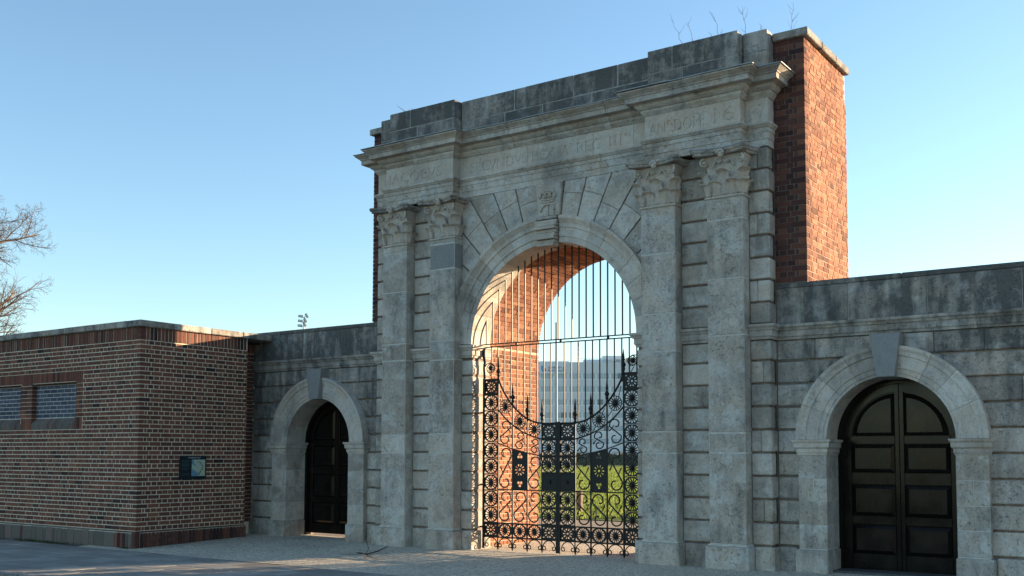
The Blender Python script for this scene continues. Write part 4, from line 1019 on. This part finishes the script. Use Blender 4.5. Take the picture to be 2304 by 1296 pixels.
link('banner_pole', MB().tube([(-.2, 0, -.1), (-.2, 0, 3.3)], .03, 6).me(), LAMP, BN, BM)
link('banner_cloth', MB().box(-.17, .20, -.01, .01, .35, 3.15).me(), simple('white_cloth', (.7, .72, .75), var=.06, bump=.1), BN, BM)
link('banner_stripe', MB().box(-.02, .16, -.022, -.011, .45, 3.0).me(), BLU, BN, BM)
WP = thing('wooden_post', 'short brown wooden post at the near edge of the lawn', 'post', (1.02, 12.6, .06))
me = MB().box(-.07, .07, -.07, .07, -.05, .56).me(); bevel_me(me, .015); link('shaft', me, BARK, WP, Matrix.Translation((1.02, 12.6, .06)))
me = MB().box(-.08, .08, -.08, .08, .561, .585).me(); bevel_me(me, .01); link('cap', me, BARK, WP, Matrix.Translation((1.02, 12.6, .06)))
# ------------------------------------------------------------------ bare tree on the left
def bare_tree(base, h, seed):
    R = random.Random(seed); big = MB(); tw = MB()
    def grow(p, d, L, r, lvl):
        n = 5 if lvl < 2 else 4; pts = [p]; dd = d.copy(); rad = [r]
        for k in range(n):
            dd = (dd+Vector((R.gauss(0, .16), R.gauss(0, .16), R.gauss(.05, .10)))*(1 if lvl else .35)).normalized(); pts.append(pts[-1]+dd*(L/n)); rad.append(r*(1-.62*(k+1)/n))
        (big if lvl < 2 else tw).tube(pts, rad, 7 if lvl < 2 else (4 if lvl == 2 else 3))
        if lvl >= 5: return
        nch = (10, 9, 7, 5, 3)[lvl]
        for c in range(nch):
            t = (.30 if lvl == 0 else .22)+(.70)*(c+R.random()*.8)/nch; t = min(t, 1.0); i = min(int(t*n), n-1); q = pts[i].lerp(pts[i+1], t*n-i)
            ax = (pts[i+1]-pts[i]).normalized(); side = ax.orthogonal().normalized(); side.rotate(Matrix.Rotation(c*2.4+R.uniform(-.6, .6), 3, ax))
            an = math.radians(R.uniform(38, 62) if lvl else R.uniform(45, 78)); nd = (ax*math.cos(an)+side*math.sin(an)).normalized(); nd.z += .04 if lvl else .05; nd.normalize()
            l2 = L*(R.uniform(.42, .62) if lvl else R.uniform(.36, .52))*(1.12-.45*t if lvl == 0 else 1.05-.35*t)
            grow(q, nd, l2, max(.0045, rad[i]*(.50 if lvl < 2 else .55)), lvl+1)
    grow(Vector(base), Vector((0, 0, 1)), h, .24, 0)
    T = thing('bare_tree', 'bare winter tree with spreading twigs rising behind the brick building', 'tree', base)
    link('trunk', big.me(True), TREEB, T); me = bpy.data.meshes.new('m'); me.from_pydata(tw.v, [], tw.f); link('crown', me, TREEB, T)
tb = far(-18.08, 32); bare_tree((tb.x, tb.y, -.1), 9.6, 48)
# ------------------------------------------------------------------ saplings and tufts on the parapet
def sapling(base, tip, label, seed, group='dry saplings growing on the parapet'):
    R = random.Random(seed); b, t = Vector(base), Vector(tip); T = thing('sapling', label, 'plant', base, group); m_ = MB()
    pts = [b-Vector((0, 0, .01))]+[b.lerp(t, k/5)+Vector((R.uniform(-.018, .018), R.uniform(-.018, .018), 0)) for k in range(1, 6)]
    st = MB().tube(pts, [.0035, .0032, .003, .0025, .002, .001], 5); link('stem', st.me(), TWIG, T)
    L = (t-b).length
    for k in range(R.randint(4, 7)):
        i = R.randint(0, 4); q = pts[i].lerp(pts[i+1], R.random()); s_ = 1 if k % 2 else -1
        d = Vector((s_*R.uniform(.3, .7), R.uniform(-.3, .3), R.uniform(.6, 1))).normalized()*L*R.uniform(.2, .42)
        m_.tube([q, q+d*.5+Vector((0, 0, -.01)), q+d], [.002, .0017, .0009], 4)
    link('twigs', m_.me(), TWIG, T)
SP = [((8.83, 2.72, 7.447), (8.62, 2.72, 7.93), 'branching dry sapling, leftmost on the parapet top'), ((8.99, 2.72, 7.447), (8.86, 2.72, 7.86), 'thin dry sapling second from left on the parapet top'),
      ((9.30, 2.72, 7.447), (9.19, 2.72, 7.63), 'shortest leaning dry stem on the parapet top'), ((9.38, 2.72, 7.447), (9.27, 2.72, 7.88), 'single upright dry stem near the parapet break'),
      ((9.72, 2.80, 7.447), (9.69, 2.80, 7.92), 'bushiest dry sapling at the parapet break'), ((9.98, 2.80, 7.447), (9.95, 2.80, 7.60), 'small dry sprig beside the brick coping'), ((10.30, 2.95, 7.415), (10.37, 2.95, 7.86), 'tall dry sapling on the brick coping, rightmost')]
for k, (a, b, l) in enumerate(SP): sapling(a, b, l, 40+k)
TU = thing('grass_tuft', 'small dry grass tuft on the left end of the parapet', 'plant', (3.70, 2.62, 7.447)); bl = MB(); R_ = random.Random(5)
for k in range(60):
    a = R_.uniform(0, 2*PI); d = Vector((math.cos(a)*R_.uniform(.2, .9), math.sin(a)*.6, R_.uniform(.2, .8)))*R_.uniform(.05, .11); b0 = Vector((3.70+R_.uniform(-.05, .05), 2.60+R_.uniform(-.05, .05), 7.44)); bl.tube([b0, b0+d*.6, b0+d], [.004, .003, .001], 3)
link('blades', bl.me(), DRY, TU); st = MB()
for k in range(5): st.tube([(3.68, 2.6, 7.44), (3.60-.03*k, 2.6, 7.50+.02*k), (3.52-.035*k, 2.58, 7.52+.035*k)], [.003, .002, .001], 3)
link('stems', st.me(), TWIG, TU)
# ------------------------------------------------------------------ small things on the ground and wall
FB = thing('fallen_branch', 'thin dry broken branch lying on the gravel before the left door', 'branch', (4.0, 1.4, .04))
br = MB(); z = .05
br.tube([(3.80, 1.30, z), (4.0, 1.20, z+.012), (4.20, 1.09, z+.01), (4.12, 1.45, z+.03), (3.85, 1.98, z+.05)], [.006, .009, .011, .010, .006], 6)
link('limb', br.me(True), simple('dark_wet_bark', (.05, .035, .025), var=.3), FB)
sb = MB()
sb.tube([(4.18, 1.10, z+.01), (3.95, 1.42, z+.06), (3.62, 1.70, z+.17), (3.45, 1.86, z+.20)], [.007, .006, .005, .002], 5); sb.tube([(4.20, 1.08, z+.01), (4.45, .93, z+.0), (4.74, .79, z-.012)], [.006, .004, .002], 5); sb.tube([(4.35, 1.0, z), (4.42, .80, z), (4.60, .70, z-.012)], [.005, .003, .002], 5); sb.tube([(4.0, 1.2, z), (3.85, 1.05, z-.005), (3.70, 1.02, z-.008)], [.005, .003, .002], 5)
link('twigs', sb.me(True), TWIG, FB)
wd = MB(); R_ = random.Random(9); MOSS = simple('weed_green', (.06, .10, .025), var=.5, scale=30)
for k in range(420):
    x = R_.choice((R_.gauss(-2.3, .5), R_.gauss(-2.9, .4), R_.gauss(-.15, .06))); b0 = Vector((x, -.07-abs(R_.gauss(0, .03)), -.01)); d = Vector((R_.uniform(-.5, .5), R_.uniform(-.8, .2), R_.uniform(.3, 1)))*R_.uniform(.02, .06)
    wd.tube([b0, b0+d*.6, b0+d], [.004, .003, .001], 3)
link('weeds', wd.me(), MOSS)['kind'] = 'stuff'
# information board
IB = thing('information_board', 'dark information board with a pale map, fixed to the brick wall', 'sign', (.02, 1.11, 1.13))
y0, y1, z0, z1 = .828, 1.392, 1.132, 1.547
me = MB().box(.006, .030, y0, y1, z0, z1).me(); bevel_me(me, .004); link('board', me, simple('dark_teal_board', (.008, .018, .022), var=.2, bump=0, rough=.45), IB)
W_, H_ = y1-y0, z1-z0; Yb = lambda f: y0+W_*f
Zb_ = lambda f: z1-H_*f
def flat(nm, poly, x, mat, par=IB): return link(nm, mesh([(x, Yb(a), Zb_(b)) for a, b in poly]+[(x+.0012, Yb(a), Zb_(b)) for a, b in poly], [tuple(range(len(poly))), tuple(range(2*len(poly)-1, len(poly)-1, -1))]+[(i, (i+1) % len(poly), len(poly)+(i+1) % len(poly), len(poly)+i) for i in range(len(poly))]), mat, par)
mp = flat('map', [(.44, .152), (.948, .152), (.948, .852), (.44, .852)], .030, simple('map_green', (.38, .47, .38), var=.15, scale=60, bump=0, rough=.5))
SEA = simple('map_sea', (.12, .27, .36), var=.15, scale=40, bump=0); ROCK = simple('map_ramparts', (.27, .24, .15), var=.4, scale=80, bump=0)
flat('map_sea', [(.445, .55), (.60, .66), (.72, .76), (.68, .845), (.445, .845)], .0314, SEA, mp); flat('map_sea', [(.445, .16), (.50, .16), (.52, .30), (.58, .38), (.60, .46), (.56, .42), (.50, .36), (.445, .36)], .0314, SEA, mp)
flat('map_ramparts', [(.65, .24), (.74, .23), (.80, .28), (.86, .40), (.87, .55), (.80, .66), (.76, .76), (.73, .82), (.70, .75), (.72, .70), (.77, .62), (.83, .52), (.82, .42), (.77, .32), (.72, .27), (.65, .28)], .0314, ROCK, mp)
PRN = simple('board_lettering', (.30, .40, .42), var=.1, bump=0); DIM = simple('board_small_print', (.045, .085, .10), var=.2, bump=0)
tm = text_me("King James's Gate", .036, .0008, .0006, 'CENTER'); link('board_title', tm, PRN, IB, Matrix.Translation((.031, Yb(.53), Zb_(.095))) @ Matrix.Rotation(PI/2, 4, 'Z'))
for k, f in enumerate((.18, .215, .25, .32, .355, .39, .425, .52, .555, .74, .775, .81)): flat('text_line', [(.07, f), (.38-.05*(k % 3 == 2), f), (.38-.05*(k % 3 == 2), f+.016), (.07, f+.016)], .030, DIM)
for a in (.07, .5, .93): link('fixing', mesh(*lathe([(.006, 0), (.006, .004), (.001, .006)], 8, Matrix.Translation((.030, Yb(a), Zb_(.985))) @ Matrix.Rotation(PI/2, 4, 'Y'))), LEAD, IB)

# fallen leaves and grit on the forecourt and along the walls
lt = []; lf = []; R_ = random.Random(21)
for k in range(900):
    t_ = R_.random()
    if t_ < .35: x, y = R_.uniform(.1, 2.9), R_.choice((2.62, 2.2, 1.9))-abs(R_.gauss(0, .35))
    elif t_ < .6: x, y = .07+abs(R_.gauss(0, .25)), R_.uniform(.1, 2.3)
    elif t_ < .8: x, y = R_.uniform(9, 13.5), 2.55-abs(R_.gauss(0, .3))
    else: x, y = R_.uniform(0, 13), R_.uniform(-2.6, 2.2)
    z = (FZ(x, y) if y > -.3 else 0)+.009; s_ = R_.uniform(.004, .016)*(1.8 if R_.random() < .12 else 1); a = R_.uniform(0, 2*PI); o = len(lt)
    c_, n_ = math.cos(a)*s_, math.sin(a)*s_
    lt += [(x-c_, y-n_, z), (x+n_*.5, y-c_*.5, z+R_.uniform(.002, .008)), (x+c_, y+n_, z+R_.uniform(0, .006)), (x-n_*.5, y+c_*.5, z+.002)]; lf.append((o, o+1, o+2, o+3))
me = bpy.data.meshes.new('m'); me.from_pydata(lt, [], lf); link('leaf_litter', me, simple('dead_leaf', (.16, .11, .06), var=.5, scale=8))['kind'] = 'stuff'
